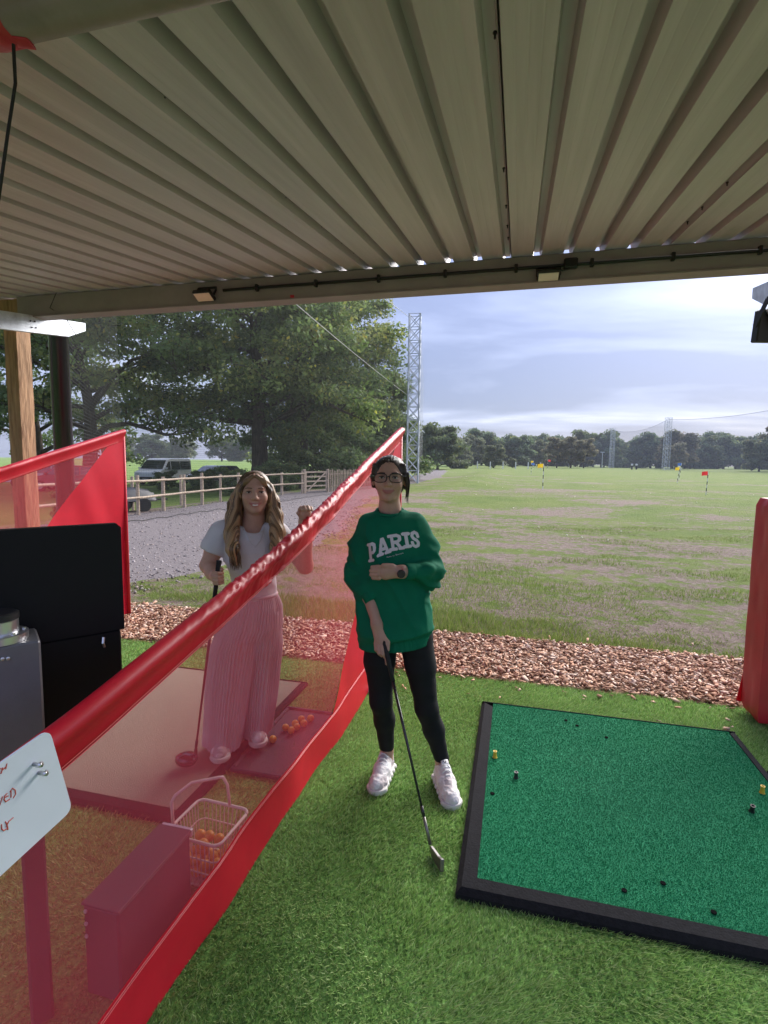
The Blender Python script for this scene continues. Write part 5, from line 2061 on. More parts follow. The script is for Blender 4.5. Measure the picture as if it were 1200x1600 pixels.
def shoe(parent, heel, toe, z0, name='shoe'):
    """A chunky pale trainer: cupped sole, lumpy upper, tongue, laces."""
    heel, toe = Vector((*heel, 0)), Vector((*toe, 0))
    d = (toe - heel)
    Ln = d.length
    yv = d.normalized()
    xv = Vector((-yv.y, yv.x, 0)) * -1

    def W(u, v, z):   # u across, v 0..1 along
        p = heel + yv * (v * Ln) + xv * u
        return (p.x, p.y, z0 + z)
    sh = empty(name, (0, 0, 0)); sh.parent = parent
    lo = np.minimum(np.array(W(-0.08, -0.1, -0.01)), np.array(W(0.08, 1.1, 0.15))) - 0.06
    hi = np.maximum(np.array(W(-0.08, -0.1, -0.01)), np.array(W(0.08, 1.1, 0.15))) + 0.06
    lo[2] = z0 - 0.02; hi[2] = z0 + 0.17
    S = Solid(lo, hi, 0.004)
    S.cap(W(0, 0.16, 0.055), W(0, 0.5, 0.052), 0.040, 0.042, 0.02)
    S.cap(W(0, 0.5, 0.052), W(0, 0.86, 0.036), 0.042, 0.036, 0.02)
    S.cap(W(0, 0.14, 0.085), W(0, 0.34, 0.090), 0.034, 0.030, 0.02)
    S.cap(W(0, 0.36, 0.095), W(0, 0.62, 0.066), 0.026, 0.026, 0.015)
    S.cap(W(0, 0.16, 0.16), W(0, 0.20, 0.085), 0.026, 0.024, 0.008, cut=True)
    S.cap(W(-0.030, 0.14, 0.045), W(-0.034, 0.75, 0.035), 0.012, 0.014, 0.008)
    S.cap(W(0.030, 0.14, 0.045), W(0.034, 0.75, 0.035), 0.012, 0.014, 0.008)
    S.halfspace_cut((0, 0, z0 + 0.026), (0, 0, -1))
    V, F = S.surface()
    Nn = vnormals(V, F)
    V = V + Nn * (0.0025 * vnoise(V * np.array([60, 60, 90]), 5) + 0.0016 * vnoise(V * 150, 6))[:, None]
    c = np.tile(np.array((0.66, 0.62, 0.62)), (len(V), 1))
    pn = vnoise(V * np.array([26, 26, 34]), 8)
    c[pn > 0.20] = (0.46, 0.40, 0.41)
    c[pn < -0.45] = (0.74, 0.73, 0.74)
    finish('upper', V, F, mat('trainer_mesh', (0.7, 0.7, 0.7), 0.7, attr='tint', bump=(260, 0.3)), sh, c)
    S = Solid(lo, hi, 0.004)
    S.cap(W(0, 0.13, 0.02), W(0, 0.45, 0.02), 0.044, 0.042, 0.01)
    S.cap(W(0, 0.45, 0.02), W(0, 0.84, 0.02), 0.042, 0.049, 0.01)
    for q in range(6):
        for sx in (-1, 1):
            S.ell(W(sx * 0.040, 0.1 + 0.15 * q, 0.018), (0.014, 0.018, 0.014), 0.006)
    S.halfspace_cut((0, 0, z0 + 0.030), (0, 0, 1)); S.halfspace_cut((0, 0, z0 + 0.002), (0, 0, -1))
    V, F = S.surface()
    finish('sole', V, F, mat('trainer_sole', (0.60, 0.57, 0.54), 0.7), sh)
    m = MB(); m.tube([W(0, 0.36, 0.118), W(0, 0.28, 0.136)], [0.020, 0.018], 8, flat=0.35); m.build('tongue', mat('tongue_fabric', (0.70, 0.69, 0.70), 0.8), sh, smooth=True)
    LA = mat('lace', (0.74, 0.73, 0.72), 0.8)
    for q in range(4):
        v = 0.40 + 0.075 * q
        z = 0.127 - 0.052 * (v - 0.40) / 0.3
        m = MB(); m.tube([W(-0.024, v, z - 0.016), W(-0.008, v + 0.01, z + 0.002), W(0.008, v + 0.012, z + 0.002), W(0.024, v, z - 0.016)], 0.0032, 5); m.build('lace', LA, sh)
    MK = mat('shoe_mark', (0.08, 0.08, 0.09), 0.7)
    m = MB(); m.tube([W(-0.008, 0.315, 0.1365), W(0.0, 0.345, 0.131), W(0.008, 0.315, 0.1365)], 0.0022, 5); m.build('tongue_mark', MK, sh)
    return sh


# ------------------------------------------------------------------ woman in the green sweatshirt
wm = Solid((-0.27, -0.24, -0.0), (0.37, 0.16, 1.66), 0.004)
c1 = (0.0, -0.005, 1.542)
head_solid(wm, c1, 1.02, 0.96)
wm.chain([(0.0, 0.012, 1.47), (0.002, 0.022, 1.40), (0.012, 0.03, 1.33)], [0.046, 0.047, 0.060], 0.03)
wm.loft([(0.80, 0.05, 0.01, 0.135, 0.085), (0.95, 0.03, 0.01, 0.115, 0.08), (1.10, 0.015, 0.01, 0.12, 0.085), (1.25, 0.012, 0.015, 0.135, 0.085), (1.33, 0.01, 0.02, 0.10, 0.06)], 0.03)
# image-left arm, hanging to the club; image-right arm across the body
wm.chain([(-0.092, 0.015, 1.300), (-0.130, 0.0, 1.07), (-0.085, -0.075, 0.985), (-0.040, -0.135, 0.862)], [0.036, 0.036, 0.035, 0.0245], 0.02)
wm.chain([(0.112, 0.015, 1.305), (0.205, -0.02, 1.085), (0.165, -0.10, 1.105), (0.075, -0.172, 1.122)], [0.036, 0.037, 0.036, 0.0265], 0.02)
# hand on the club: palm, pointing index finger, three fingers curled round the grip, thumb
wm.cap((-0.043, -0.138, 0.855), (-0.020, -0.150, 0.785), 0.026, 0.031, 0.018, sy=0.62)
kn = [(-0.002, -0.165, 0.775), (-0.017, -0.168, 0.766), (-0.033, -0.163, 0.768), (-0.047, -0.152, 0.776)]
fingers(wm, kn, [(0.003, -0.176, 0.735), (-0.010, -0.186, 0.735), (-0.027, -0.180, 0.737), (-0.042, -0.166, 0.748)],
        [(0.008, -0.172, 0.684), (0.000, -0.166, 0.712), (-0.016, -0.158, 0.716), (-0.032, -0.147, 0.727)], 0.0088)
wm.cap((-0.012, -0.140, 0.825), (0.012, -0.158, 0.785), 0.012, 0.0105, 0.01); wm.cap((0.012, -0.158, 0.785), (0.014, -0.172, 0.752), 0.0105, 0.008, 0.004)
# fist tucked under the other arm
wm.cap((0.070, -0.175, 1.122), (0.000, -0.182, 1.120), 0.026, 0.036, 0.02, sy=0.62)
kn = [(-0.030, -0.192, 1.146), (-0.036, -0.196, 1.128), (-0.036, -0.195, 1.109), (-0.030, -0.190, 1.092)]
fingers(wm, kn, [(-0.062, -0.186, 1.142), (-0.068, -0.188, 1.125), (-0.067, -0.187, 1.107), (-0.058, -0.184, 1.092)],
        [(-0.058, -0.160, 1.138), (-0.064, -0.160, 1.122), (-0.062, -0.160, 1.106), (-0.055, -0.160, 1.093)], 0.0092)
wm.cap((0.030, -0.185, 1.148), (-0.012, -0.200, 1.155), 0.012, 0.009, 0.01)
# legs and ankles
LEGL = [(-0.025, 0.02, 0.84), (-0.036, 0.0, 0.63), (-0.026, -0.02, 0.433), (-0.010, 0.030, 0.31), (0.002, 0.070, 0.13), (0.002, 0.078, 0.06)]
LEGR = [(0.125, 0.02, 0.84), (0.165, 0.0, 0.62), (0.203, -0.02, 0.40), (0.240, 0.01, 0.28), (0.284, 0.02, 0.12), (0.287, 0.02, 0.05)]
for LG in (LEGL, LEGR):
    wm.chain(LG, [0.088, 0.068, 0.048, 0.046, 0.031, 0.034], 0.02)
V, F = wm.surface()
V = relax(V, F, 1, 0.4)
person = finish('person', V, F, SKIN, None, skin_tint(V, c1, (0.46, 0.27, 0.20), (0.36, 0.13, 0.12), 1.02, 0.7), (-0.585, 2.445, 0.0), math.radians(10.3))
tag(person, 'woman in green sweatshirt, black leggings and glasses leaning on a golf club', 'person')
face_parts(person, c1, 1.02, (0.03, 0.02, 0.016), (0.05, 0.03, 0.02))

# sweatshirt
KNIT = mat('green_sweatshirt', (0.004, 0.135, 0.072), 0.85, var=(7, 0.12), bump=(320, 0.25), spec=0.15)
sw = Solid((-0.30, -0.26, 0.66), (0.40, 0.20, 1.45), 0.0055)
sw.loft([(0.70, 0.036, 0.0, 0.176, 0.128), (0.755, 0.036, 0.0, 0.180, 0.130), (0.79, 0.036, 0.0, 0.196, 0.142), (0.90, 0.030, 0.0, 0.190, 0.140), (1.05, 0.022, -0.002, 0.160, 0.130), (1.18, 0.014, -0.002, 0.160, 0.130),
         (1.27, 0.010, 0.005, 0.148, 0.114), (1.345, 0.010, 0.012, 0.112, 0.082), (1.385, 0.008, 0.018, 0.070, 0.066)], 0.03)
sw.chain([(-0.100, 0.014, 1.312), (-0.130, 0.006, 1.19), (-0.142, 0.0, 1.075), (-0.100, -0.065, 1.015)], [0.055, 0.057, 0.056, 0.047], 0.035)
sw.cap((-0.100, -0.065, 1.015), (-0.080, -0.085, 0.988), 0.045, 0.040, 0.012)
sw.chain([(0.122, 0.014, 1.322), (0.178, 0.006, 1.20), (0.204, -0.02, 1.085), (0.165, -0.105, 1.105)], [0.055, 0.060, 0.060, 0.050], 0.035)
sw.cap((0.160, -0.110, 1.107), (0.112, -0.150, 1.118), 0.046, 0.041, 0.012)
sw.cap((0.0, -0.02, 1.395), (0.002, 0.0, 1.50), 0.058, 0.075, 0.006, cut=True)
V, F = sw.surface()
Nn = vnormals(V, F)
x, y, z = V.T
slv = np.clip((np.abs(x - 0.02) - 0.14) / 0.05, 0, 1)
fold = 0.024 * (1 - np.abs(vnoise(np.stack([x * 9 + z * 5, y * 7, z * 4.0 - x * 3], -1), 71)) * 2) * 0.6 + 0.008 * vnoise(np.stack([x * 20, y * 20, z * 11 + x * 6], -1), 72)
wr = 0.018 * (1 - np.abs(vnoise(np.stack([x * 10, y * 12, z * 30 + x * 10], -1), 73)) * 2.2) * np.exp(-((z - 1.10) / 0.13) ** 2)
hemq = np.clip((0.775 + 0.10 * (x - 0.036) * 1.7 - z) / 0.02, 0, 1)
disp = (fold * (1 - slv) + (fold * 0.5 + wr) * slv) * (1 - hemq) * np.clip((1.37 - z) / 0.06, 0.15, 1)
rib = 0.0012 * np.sin(np.arctan2(y, x - 0.036) * 120) * hemq
# the front stays flatter where the print sits
fl = np.exp(-((x - 0.02) / 0.11) ** 2 - ((z - 1.21) / 0.06) ** 2) * (y < -0.05)
disp = disp * (1 - 0.6 * fl)
V = V + Nn * (disp + rib)[:, None]
V[:, 2] += 0.018 * np.clip((0.86 - z) / 0.14, 0, 1) + 0.10 * (V[:, 0] - 0.036) * np.clip((0.86 - z) / 0.14, 0, 1)      # the hem rides up on one side
sweat = finish('sweatshirt', V, F, KNIT, person)
SWV, SWF = V, F
# neck rib
m = MB()
m.tube([(0.004 + 0.064 * math.cos(a), 0.012 + 0.062 * math.sin(a), 1.379 + 0.016 * math.sin(a)) for a in np.linspace(0, 2 * PI, 33)], 0.0095, 8)
m.build('neck_rib', KNIT, sweat, smooth=True)
for p, q, r in (((-0.085, -0.082, 0.994), (-0.066, -0.104, 0.962), 0.0365), ((0.115, -0.147, 1.117), (0.085, -0.170, 1.122), 0.036)):
    p, q = Vector(p), Vector(q)
    m = MB(); m.tube([p, p.lerp(q, 0.1), p.lerp(q, 0.9), q], [r * 1.06, r * 1.1, r, r * 0.93], 24); m.build('cuff', KNIT, sweat, smooth=True)

# printed lettering, cut cell by cell and laid on the cloth
from mathutils.bvhtree import BVHTree
bvh = BVHTree.FromPolygons([tuple(v) for v in SWV], [tuple(f) for f in SWF])


def on_cloth(x, z, lift):
    h = bvh.ray_cast(Vector((x, -0.6, z)), Vector((0, 1, 0)))
    return None if h[0] is None else h[0].y - lift


GL = {
    'P': [[(.28, .06), (.28, .94)], [(.28, .94), (.62, .94), (.84, .84), (.86, .66), (.80, .54), (.62, .47), (.28, .47)], [(.06, .06), (.54, .06)], [(.06, .94), (.3, .94)]],
    'A': [[(.17, .06), (.46, .94)], [(.46, .94), (.56, .94), (.84, .06)], [(.30, .34), (.72, .34)], [(.0, .06), (.36, .06)], [(.66, .06), (1.0, .06)]],
    'R': [[(.24, .06), (.24, .94)], [(.24, .94), (.60, .94), (.80, .84), (.80, .62), (.60, .50), (.24, .50)], [(.52, .50), (.80, .06)], [(.03, .06), (.46, .06)], [(.03, .94), (.3, .94)], [(.72, .06), (1.0, .06)]],
    'I': [[(.5, .06), (.5, .94)], [(.12, .06), (.88, .06)], [(.12, .94), (.88, .94)]],
    'S': [[(.86, .70), (.80, .88), (.52, .96), (.22, .88), (.16, .70), (.30, .57), (.68, .45), (.85, .30), (.78, .11), (.48, .03), (.20, .12), (.13, .30)]],
}
PX = 0.00294


def loc_px(a, b):
    return (-0.093 + (a - 573) * PX + 0.004, 1.178 - (b - 870) * PX + 0.0002 * (a - 573))


def print_letter(ch, base, up, right, hw, name):
    bx, bz = loc_px(*base)
    ux_, uz_ = up[0] * PX, -up[1] * PX
    rx_, rz_ = right[0] * PX * 2 * hw, -right[1] * PX * 2 * hw
    wl, hl = math.hypot(rx_, rz_), math.hypot(ux_, uz_)
    nu, nv = int(wl * 1.25 / 0.0014), int(hl * 1.25 / 0.0014)
    uu, vv = np.meshgrid((np.arange(nu) + 0.5) / nu * 1.25 - 0.125, (np.arange(nv) + 0.5) / nv * 1.25 - 0.125, indexing='ij')
    dm = np.full(uu.shape, 9.0)
    for pl in GL[ch]:
        for (a0, b0), (a1, b1) in zip(pl[:-1], pl[1:]):
            x0, y0, x1, y1 = a0 * wl, b0 * hl, a1 * wl, b1 * hl
            X, Y = uu * wl, vv * hl
            L2 = (x1 - x0) ** 2 + (y1 - y0) ** 2
            t = np.clip(((X - x0) * (x1 - x0) + (Y - y0) * (y1 - y0)) / L2, 0, 1)
            dm = np.minimum(dm, np.hypot(X - x0 - t * (x1 - x0), Y - y0 - t * (y1 - y0)))
    ins = dm < 0.0072
    vs, fs, ids = [], [], {}

    def vert(i, j):
        if (i, j) not in ids:
            u, v = i / nu * 1.25 - 0.125 - 0.5, j / nv * 1.25 - 0.125
            x, z = bx + rx_ * u + ux_ * v, bz + rz_ * u + uz_ * v
            y = on_cloth(x, z, 0.0022)
            ids[(i, j)] = len(vs)
            vs.append((x, -0.16 if y is None else y, z))
        return ids[(i, j)]
    for i in range(nu):
        for j in range(nv):
            if ins[i, j]:
                fs.append((vert(i, j), vert(i + 1, j), vert(i + 1, j + 1), vert(i, j + 1)))
    put(name, raw_mesh(name, vs, fs, 4, True), PRINT, sweat)


PRINT = mat('white_print', (0.62, 0.60, 0.62), 0.7)
for ch, b, u, r, hw in (('P', (581.0, 878.0), (-3.2, -28.5), (1, -.40), 6.3), ('A', (599.2, 867.5), (-5.0, -24.5), (1, -.36), 9.2), ('R', (619.3, 861.0), (-4.5, -23.0), (1, -.17), 10.6),
                        ('I', (636.0, 858.5), (-4.5, -21.8), (1, -.06), 6.0), ('S', (649.0, 860.0), (-3.5, -24.0), (1, .10), 6.6)):
    print_letter(ch, b, u, r, hw, 'letter')
# the small line of script under it
m = MB()
rg = random.Random(2)
for k in range(17):
    if k in (5, 8):
        continue
    a, b = 603.5 + k * 1.55, 872.6 - k * 0.34
    x0, z0_ = loc_px(a, b)
    hh = (0.0065 if k in (0, 9) else 0.0042) * rg.uniform(0.85, 1.1)
    pts = [(x0, z0_ + hh), (x0 - 0.0006, z0_ + hh * 0.5), (x0, z0_), (x0 + 0.0024, z0_ + hh * rg.uniform(.2, .8)), (x0 + 0.0030, z0_)]
    P3 = []
    for xx, zz in pts:
        y = on_cloth(xx, zz, 0.002)
        P3.append((xx, -0.16 if y is None else y, zz))
    m.tube(P3, 0.00075, 4)
o = m.build('small_script', PRINT, sweat); o['kind'] = 'stuff'

# leggings
LEGG = mat('black_leggings', (0.008, 0.008, 0.010), 0.75, bump=(30, 0.1), spec=0.25)
S = Solid((-0.16, -0.12, 0.10), (0.35, 0.17, 0.92), 0.005)
for LG, zc in ((LEGL, 0.128), (LEGR, 0.118)):
    S.chain([LG[0], LG[1], LG[2], LG[3], LG[4]], [0.094, 0.075, 0.054, 0.0515, 0.0365], 0.025)
sl, X, Y, Z = S.block(S.lo, S.lo + S.h * S.n)
S.d = np.maximum(S.d, (0.135 - 0.04 * (X > 0.13) * 0.4 - Z).astype(np.float32))
V, F = S.surface()
V = V + vnormals(V, F) * (0.0025 * vnoise(V * np.array([14, 14, 30]), 91))[:, None]
finish('leggings', V, F, LEGG, person)
shoe(person, (0.006, 0.135), (-0.043, -0.130), 0.0)
shoe(person, (0.280, 0.062), (0.332, -0.205), 0.0)

# hair drawn back, a loose strand at one side
S = Solid((-0.13, -0.12, 1.38), (0.13, 0.17, 1.67), 0.0035)
S.ell((0.0, 0.022, 1.568), (0.081, 0.098, 0.083), 0.01)
S.ell((0.0, 0.055, 1.530), (0.082, 0.075, 0.085), 0.03)
S.ell((0.0, 0.118, 1.555), (0.035, 0.035, 0.032), 0.02)
for sx in (-1, 1):
    S.cap((sx * 0.070, -0.030, 1.600), (sx * 0.079, -0.012, 1.545), 0.010, 0.009, 0.02); S.cap((sx * 0.079, -0.012, 1.545), (sx * 0.078, 0.022, 1.500), 0.009, 0.010, 0.015)
S.ell((0.0, -0.105, 1.512), (0.066, 0.082, 0.108), 0.020, cut=True)
S.cap((0.076, -0.030, 1.565), (0.086, -0.022, 1.515), 0.010, 0.008, 0.01); S.cap((0.086, -0.022, 1.515), (0.084, -0.01, 1.455), 0.008, 0.004, 0.004)
V, F = S.surface()
Nn = vnormals(V, F)
az = np.arctan2(V[:, 0], -(V[:, 2] - 1.50))
st = vnoise(np.stack([np.arctan2(V[:, 0], V[:, 2] - 1.53) * 22, V[:, 1] * 9, V[:, 2] * 9], -1), 81)
V = V + Nn * (0.0016 * st)[:, None]
hc = np.array((0.030, 0.019, 0.015)) * (1 + 0.8 * st)[:, None]
hair = finish('hair', V, F, HAIRM, person, hc)
# combed strands running back to the knot, and a few stray hairs
m = MB()
for k in range(320):
    a = rg.uniform(-1.45, 1.45)
    f0 = -0.062 + 0.028 * abs(a) + rg.uniform(-0.004, 0.012)
    pts = []
    for t in (0.0, 0.25, 0.5, 0.75, 1.0):
        y = f0 + (0.112 - f0) * t
        q = math.sqrt(max(0.02, 1 - ((y - 0.022) / 0.0985) ** 2))
        w_ = a * (1 - 0.35 * t)
        pts.append(Vector((0.0822 * q * math.sin(w_), y, 1.568 + 0.0842 * q * math.cos(w_) - 0.02 * t * t)))
    m.tube(pts, [0.0006, 0.0012, 0.0013, 0.0012, 0.0008], 3, caps=False)
for k in range(26):
    a = rg.uniform(0.9, 1.7) * (1 if k % 2 else -1)
    if k % 3:
        continue
    p = Vector((0.085 * math.sin(a), 0.0 + rg.uniform(-.02, .05), 1.57 + 0.085 * math.cos(a)))
    e = p + Vector((0.02 * math.sin(a) + rg.uniform(-.01, .012), rg.uniform(0, .02), -0.02 - 0.02 * rg.random() + 0.02 * math.cos(a)))
    m.tube([p * 0.995 + e * 0.005, p.lerp(e, .5) + Vector((0.004 * math.sin(a), 0, 0.006)), e], [0.0008, 0.0008, 0.0004], 3)
for k in range(14):
    x0 = 0.080 + rg.uniform(0, .012)
    m.tube([(x0, -0.03, 1.57), (x0 + 0.008, -0.025, 1.52), (x0 + 0.004, -0.015, 1.47), (x0 - 0.002 + rg.uniform(-.008, .008), -0.01, 1.425 + rg.uniform(-.01, .02))], [0.0016, 0.0018, 0.0014, 0.0006], 4)
add = m.mesh('loose_strands'); add_color(add, (0.022, 0.014, 0.012)); o = put('loose_strands', add, HAIRM, hair); o['kind'] = 'stuff'

# glasses
FRAME = mat('black_glasses', (0.012, 0.010, 0.012), 0.25, coat=0.4)
gl = empty('glasses', (0, 0, 0)); gl.parent = person
LN = mat('glasses_lens', (0.10, 0.11, 0.12), 0.03, spec=0.6, alpha=0.14)
for sx in (-1, 1):
    ctr = Vector((c1[0] + sx * 0.0355, c1[1] - 0.097, c1[2] + 0.002))
    pts = []
    for k in range(25):
        a = 2 * PI * k / 24
        ca, sa = math.cos(a), math.sin(a)
        pts.append(ctr + Vector((0.0285 * math.copysign(abs(ca) ** 0.6, ca), 0.006 * ca * sx, 0.0200 * math.copysign(abs(sa) ** 0.65, sa) - 0.001 * ca * sx)))
    m = MB(); m.tube(pts, [0.0028 if p.z > ctr.z else 0.0021 for p in pts], 6); m.build('rim', FRAME, gl, smooth=True)
    m = MB(); m.add([p for p in pts[:-1]], [tuple(range(24))]); m.build('lens', LN, gl)
    m = MB(); m.beam(ctr + Vector((sx * 0.027, 0.004, 0.010)), (c1[0] + sx * 0.083, c1[1] - 0.080, c1[2] + 0.012), 0.004, 0.007); m.beam((c1[0] + sx * 0.082, c1[1] - 0.082, c1[2] + 0.012), (c1[0] + sx * 0.080, c1[1] + 0.02, c1[2] + 0.008), 0.003, 0.006); m.build('arm', FRAME, gl)
m = MB(); m.tube([(c1[0] - 0.009, c1[1] - 0.098, c1[2] + 0.006), (c1[0], c1[1] - 0.102, c1[2] + 0.009), (c1[0] + 0.009, c1[1] - 0.098, c1[2] + 0.006)], 0.0026, 6); m.build('bridge', FRAME, gl, smooth=True)
m = MB(); m.lathe((c1[0] + 0.077, c1[1] - 0.008, c1[2] - 0.050), [(0.001, -0.006), (0.005, -0.003), (0.006, 0), (0.005, 0.003), (0.001, 0.006)], 10)
m.build('earring', FRAME, person, smooth=True)

# watch
wt = empty('watch', (0, 0, 0)); wt.parent = person
ws_, we = Vector((0.062, -0.178, 1.1215)), Vector((0.082, -0.165, 1.122))
m = MB(); m.tube([ws_, we], 0.0292, 20); m.build('strap', mat('red_watch_strap', (0.50, 0.03, 0.04), 0.5), wt, smooth=False, auto=40)
ctr = Vector((0.070, -0.205, 1.118))
m = MB(); m.lathe(ctr, [(0.019, -0.004), (0.0195, 0.0), (0.0185, 0.006), (0.0165, 0.0075)], 24, Matrix.Rotation(PI / 2, 3, 'X') @ Matrix.Rotation(0.25, 3, 'Y')); m.build('case', BLACKG, wt, auto=30)

# ------------------------------------------------------------------ her iron
def club(name, top, head, label, grip_len, kind):
    t, h = Vector(top), Vector(head)
    o = empty(name, h)
    tag(o, label, 'golf club', 'golf clubs')
    d = (h - t).normalized()
    m = MB(); m.tube([t - h, t - h + d * grip_len], [0.0132, 0.0095], 12); m.build('grip', mat('black_grip', (0.012, 0.012, 0.013), 0.8, bump=(150, 0.4)), o, smooth=True)
    m = MB(); m.tube([t - h + d * grip_len, -d * 0.09], [0.0072, 0.0050], 10); m.build('shaft', BLACKG if kind == 'iron' else mat('dark_red_shaft', (0.09, 0.02, 0.03), 0.3), o, smooth=True)
    m = MB(); m.tube([-d * 0.10, -d * 0.06], [0.0078, 0.0070], 10); m.build('ferrule', BLACKP, o, smooth=True)
    return o, d


G1, A1 = Vector((-0.585, 2.445, 0)), math.radians(10.3)
R1 = Matrix.Rotation(A1, 3, 'Z')
top = R1 @ Vector((-0.030, -0.122, 0.865)) + G1
ic, d = club('golf_iron', top, (-0.300, 2.020, 0.085), 'black shafted iron held by the woman in green, head on the turf', 0.27, 'iron')
CHROME = mat('dull_chrome', (0.20, 0.19, 0.18), 0.42, metal=0.8, bump=(90, 0.05))
m = MB(); m.tube([-d * 0.062, d * 0.045], [0.0062, 0.0075], 10); m.build('hosel', CHROME, ic, smooth=True)
S = Solid((-0.06, -0.14, -0.10), (0.14, 0.06, 0.06), 0.003)
b0 = d * 0.045
S.cap(tuple(b0), (b0.x + 0.010, b0.y - 0.010, b0.z - 0.010), 0.009, 0.011, 0.004)
vs = [(b0.x - 0.004, b0.y + 0.0, b0.z - 0.004), (b0.x + 0.036, b0.y - 0.055, b0.z + 0.000), (b0.x + 0.054, b0.y - 0.080, b0.z + 0.010), (b0.x + 0.054, b0.y - 0.090, -0.078), (b0.x + 0.004, b0.y - 0.010, -0.080)]
n = len(vs)
off = Vector((0.015, 0.006, -0.002))
m = MB(); m.add([Vector(p) for p in vs] + [Vector(p) + off for p in vs], [tuple(range(n))[::-1], tuple(range(n, 2 * n))] + [(k, (k + 1) % n, (k + 1) % n + n, k + n) for k in range(n)])
hd = m.build('head', CHROME, ic)
bv = hd.modifiers.new('bevel', 'BEVEL'); bv.width = 0.004; bv.segments = 2
# ------------------------------------------------------------------ woman in white behind the screen
G2, A2 = Vector((-1.358, 2.5475, 0.0)), math.radians(29.9)
gm = Solid((-0.36, -0.44, 0.03), (0.36, 0.26, 1.58), 0.004)
c2 = (0.004, -0.012, 1.448)
head_solid(gm, c2, 1.04, 1.02, 1.0)
gm.chain([(0.002, 0.010, 1.36), (0.0, 0.02, 1.30), (-0.01, 0.03, 1.24)], [0.052, 0.052, 0.066], 0.03)
gm.loft([(0.80, 0.0, 0.02, 0.11, 0.08), (0.90, 0.0, 0.015, 0.105, 0.08), (1.02, -0.01, 0.01, 0.115, 0.085), (1.14, -0.02, 0.01, 0.135, 0.09), (1.23, -0.025, 0.015, 0.12, 0.065)], 0.03)
gm.chain([(-0.165, 0.01, 1.235), (-0.205, 0.0, 1.15), (-0.240, -0.01, 1.06), (-0.212, -0.09, 1.035), (-0.196, -0.150, 1.030)], [0.050, 0.048, 0.040, 0.037, 0.026], 0.02)
gm.chain([(0.120, 0.01, 1.225), (0.20, -0.05, 1.13), (0.258, -0.130, 1.060), (0.245, -0.215, 1.19), (0.232, -0.300, 1.315)], [0.050, 0.047, 0.042, 0.036, 0.026], 0.02)
# hand round the driver grip: knuckles towards the camera
gm.cap((-0.196, -0.155, 1.032), (-0.190, -0.185, 1.035), 0.030, 0.033, 0.018)
kn = [(-0.205, -0.214, 1.062), (-0.208, -0.218, 1.044), (-0.206, -0.217, 1.026), (-0.202, -0.212, 1.009)]
fingers(gm, kn, [(-0.183, -0.230, 1.060), (-0.184, -0.234, 1.042), (-0.183, -0.233, 1.024), (-0.181, -0.226, 1.008)],
        [(-0.160, -0.214, 1.058), (-0.160, -0.216, 1.040), (-0.160, -0.215, 1.023), (-0.160, -0.208, 1.008)], 0.0098)
gm.cap((-0.172, -0.180, 1.055), (-0.165, -0.205, 1.078), 0.012, 0.009, 0.008)
# hand laid over the sleeve of the screen
gm.cap((0.234, -0.305, 1.325), (0.232, -0.330, 1.365), 0.027, 0.032, 0.018, sy=0.7)
kn = [(0.204, -0.346, 1.382), (0.220, -0.352, 1.388), (0.237, -0.354, 1.388), (0.254, -0.352, 1.383)]
fingers(gm, kn, [(0.207, -0.372, 1.394), (0.222, -0.380, 1.398), (0.239, -0.382, 1.398), (0.255, -0.376, 1.393)],
        [(0.213, -0.396, 1.384), (0.227, -0.405, 1.386), (0.243, -0.407, 1.386), (0.257, -0.398, 1.382)], 0.0095)
gm.cap((0.212, -0.320, 1.355), (0.196, -0.345, 1.365), 0.012, 0.009, 0.01)
# legs under the trousers
gm.chain([(-0.075, 0.02, 0.82), (-0.13, 0.0, 0.45), (-0.178, 0.0, 0.10)], [0.068, 0.050, 0.034], 0.02)
gm.chain([(0.065, 0.02, 0.82), (0.04, 0.05, 0.45), (0.000, 0.10, 0.10)], [0.068, 0.052, 0.034], 0.02)
V, F = gm.surface()
V = relax(V, F, 1, 0.4)
p2 = finish('person', V, F, SKIN, None, skin_tint(V, c2, (0.52, 0.31, 0.23), (0.42, 0.15, 0.13), 1.04, 1.0), G2, A2)
tag(p2, 'woman in white shirt and pink pleated trousers standing behind the red screen', 'person')
face_parts(p2, c2, 1.04, (0.06, 0.035, 0.022), (0.05, 0.035, 0.025))
# smile: teeth showing between the lips
m = MB()
vs, fs = [], []
for i in range(11):
    u = -1 + 0.2 * i
    for s in (0, 1):
        k = math.sqrt(max(0, 1 - u * u))
        zc_ = -0.0635 + 13 * (0.025 * u) ** 2
        vs.append((c2[0] + 0.025 * u * 1.04, c2[1] - 0.0925 + 0.015 * u * u, c2[2] + zc_ + (0.0042 * k if s else -0.0036 * k)))
for i in range(10):
    fs.append((2 * i, 2 * i + 2, 2 * i + 3, 2 * i + 1))
m.add(vs, fs); m.build('teeth', mat('teeth', (0.72, 0.68, 0.62), 0.3), p2, smooth=True)
for sx in (-1, 1):
    m = MB(); m.lathe((c2[0] + sx * 0.080, c2[1] - 0.012, c2[2] - 0.052), [(0.001, -0.010), (0.007, -0.006), (0.009, 0), (0.007, 0.006), (0.001, 0.010)], 12)
    m.build('earring', mat('pearl', (0.75, 0.68, 0.55), 0.25), p2, smooth=True)

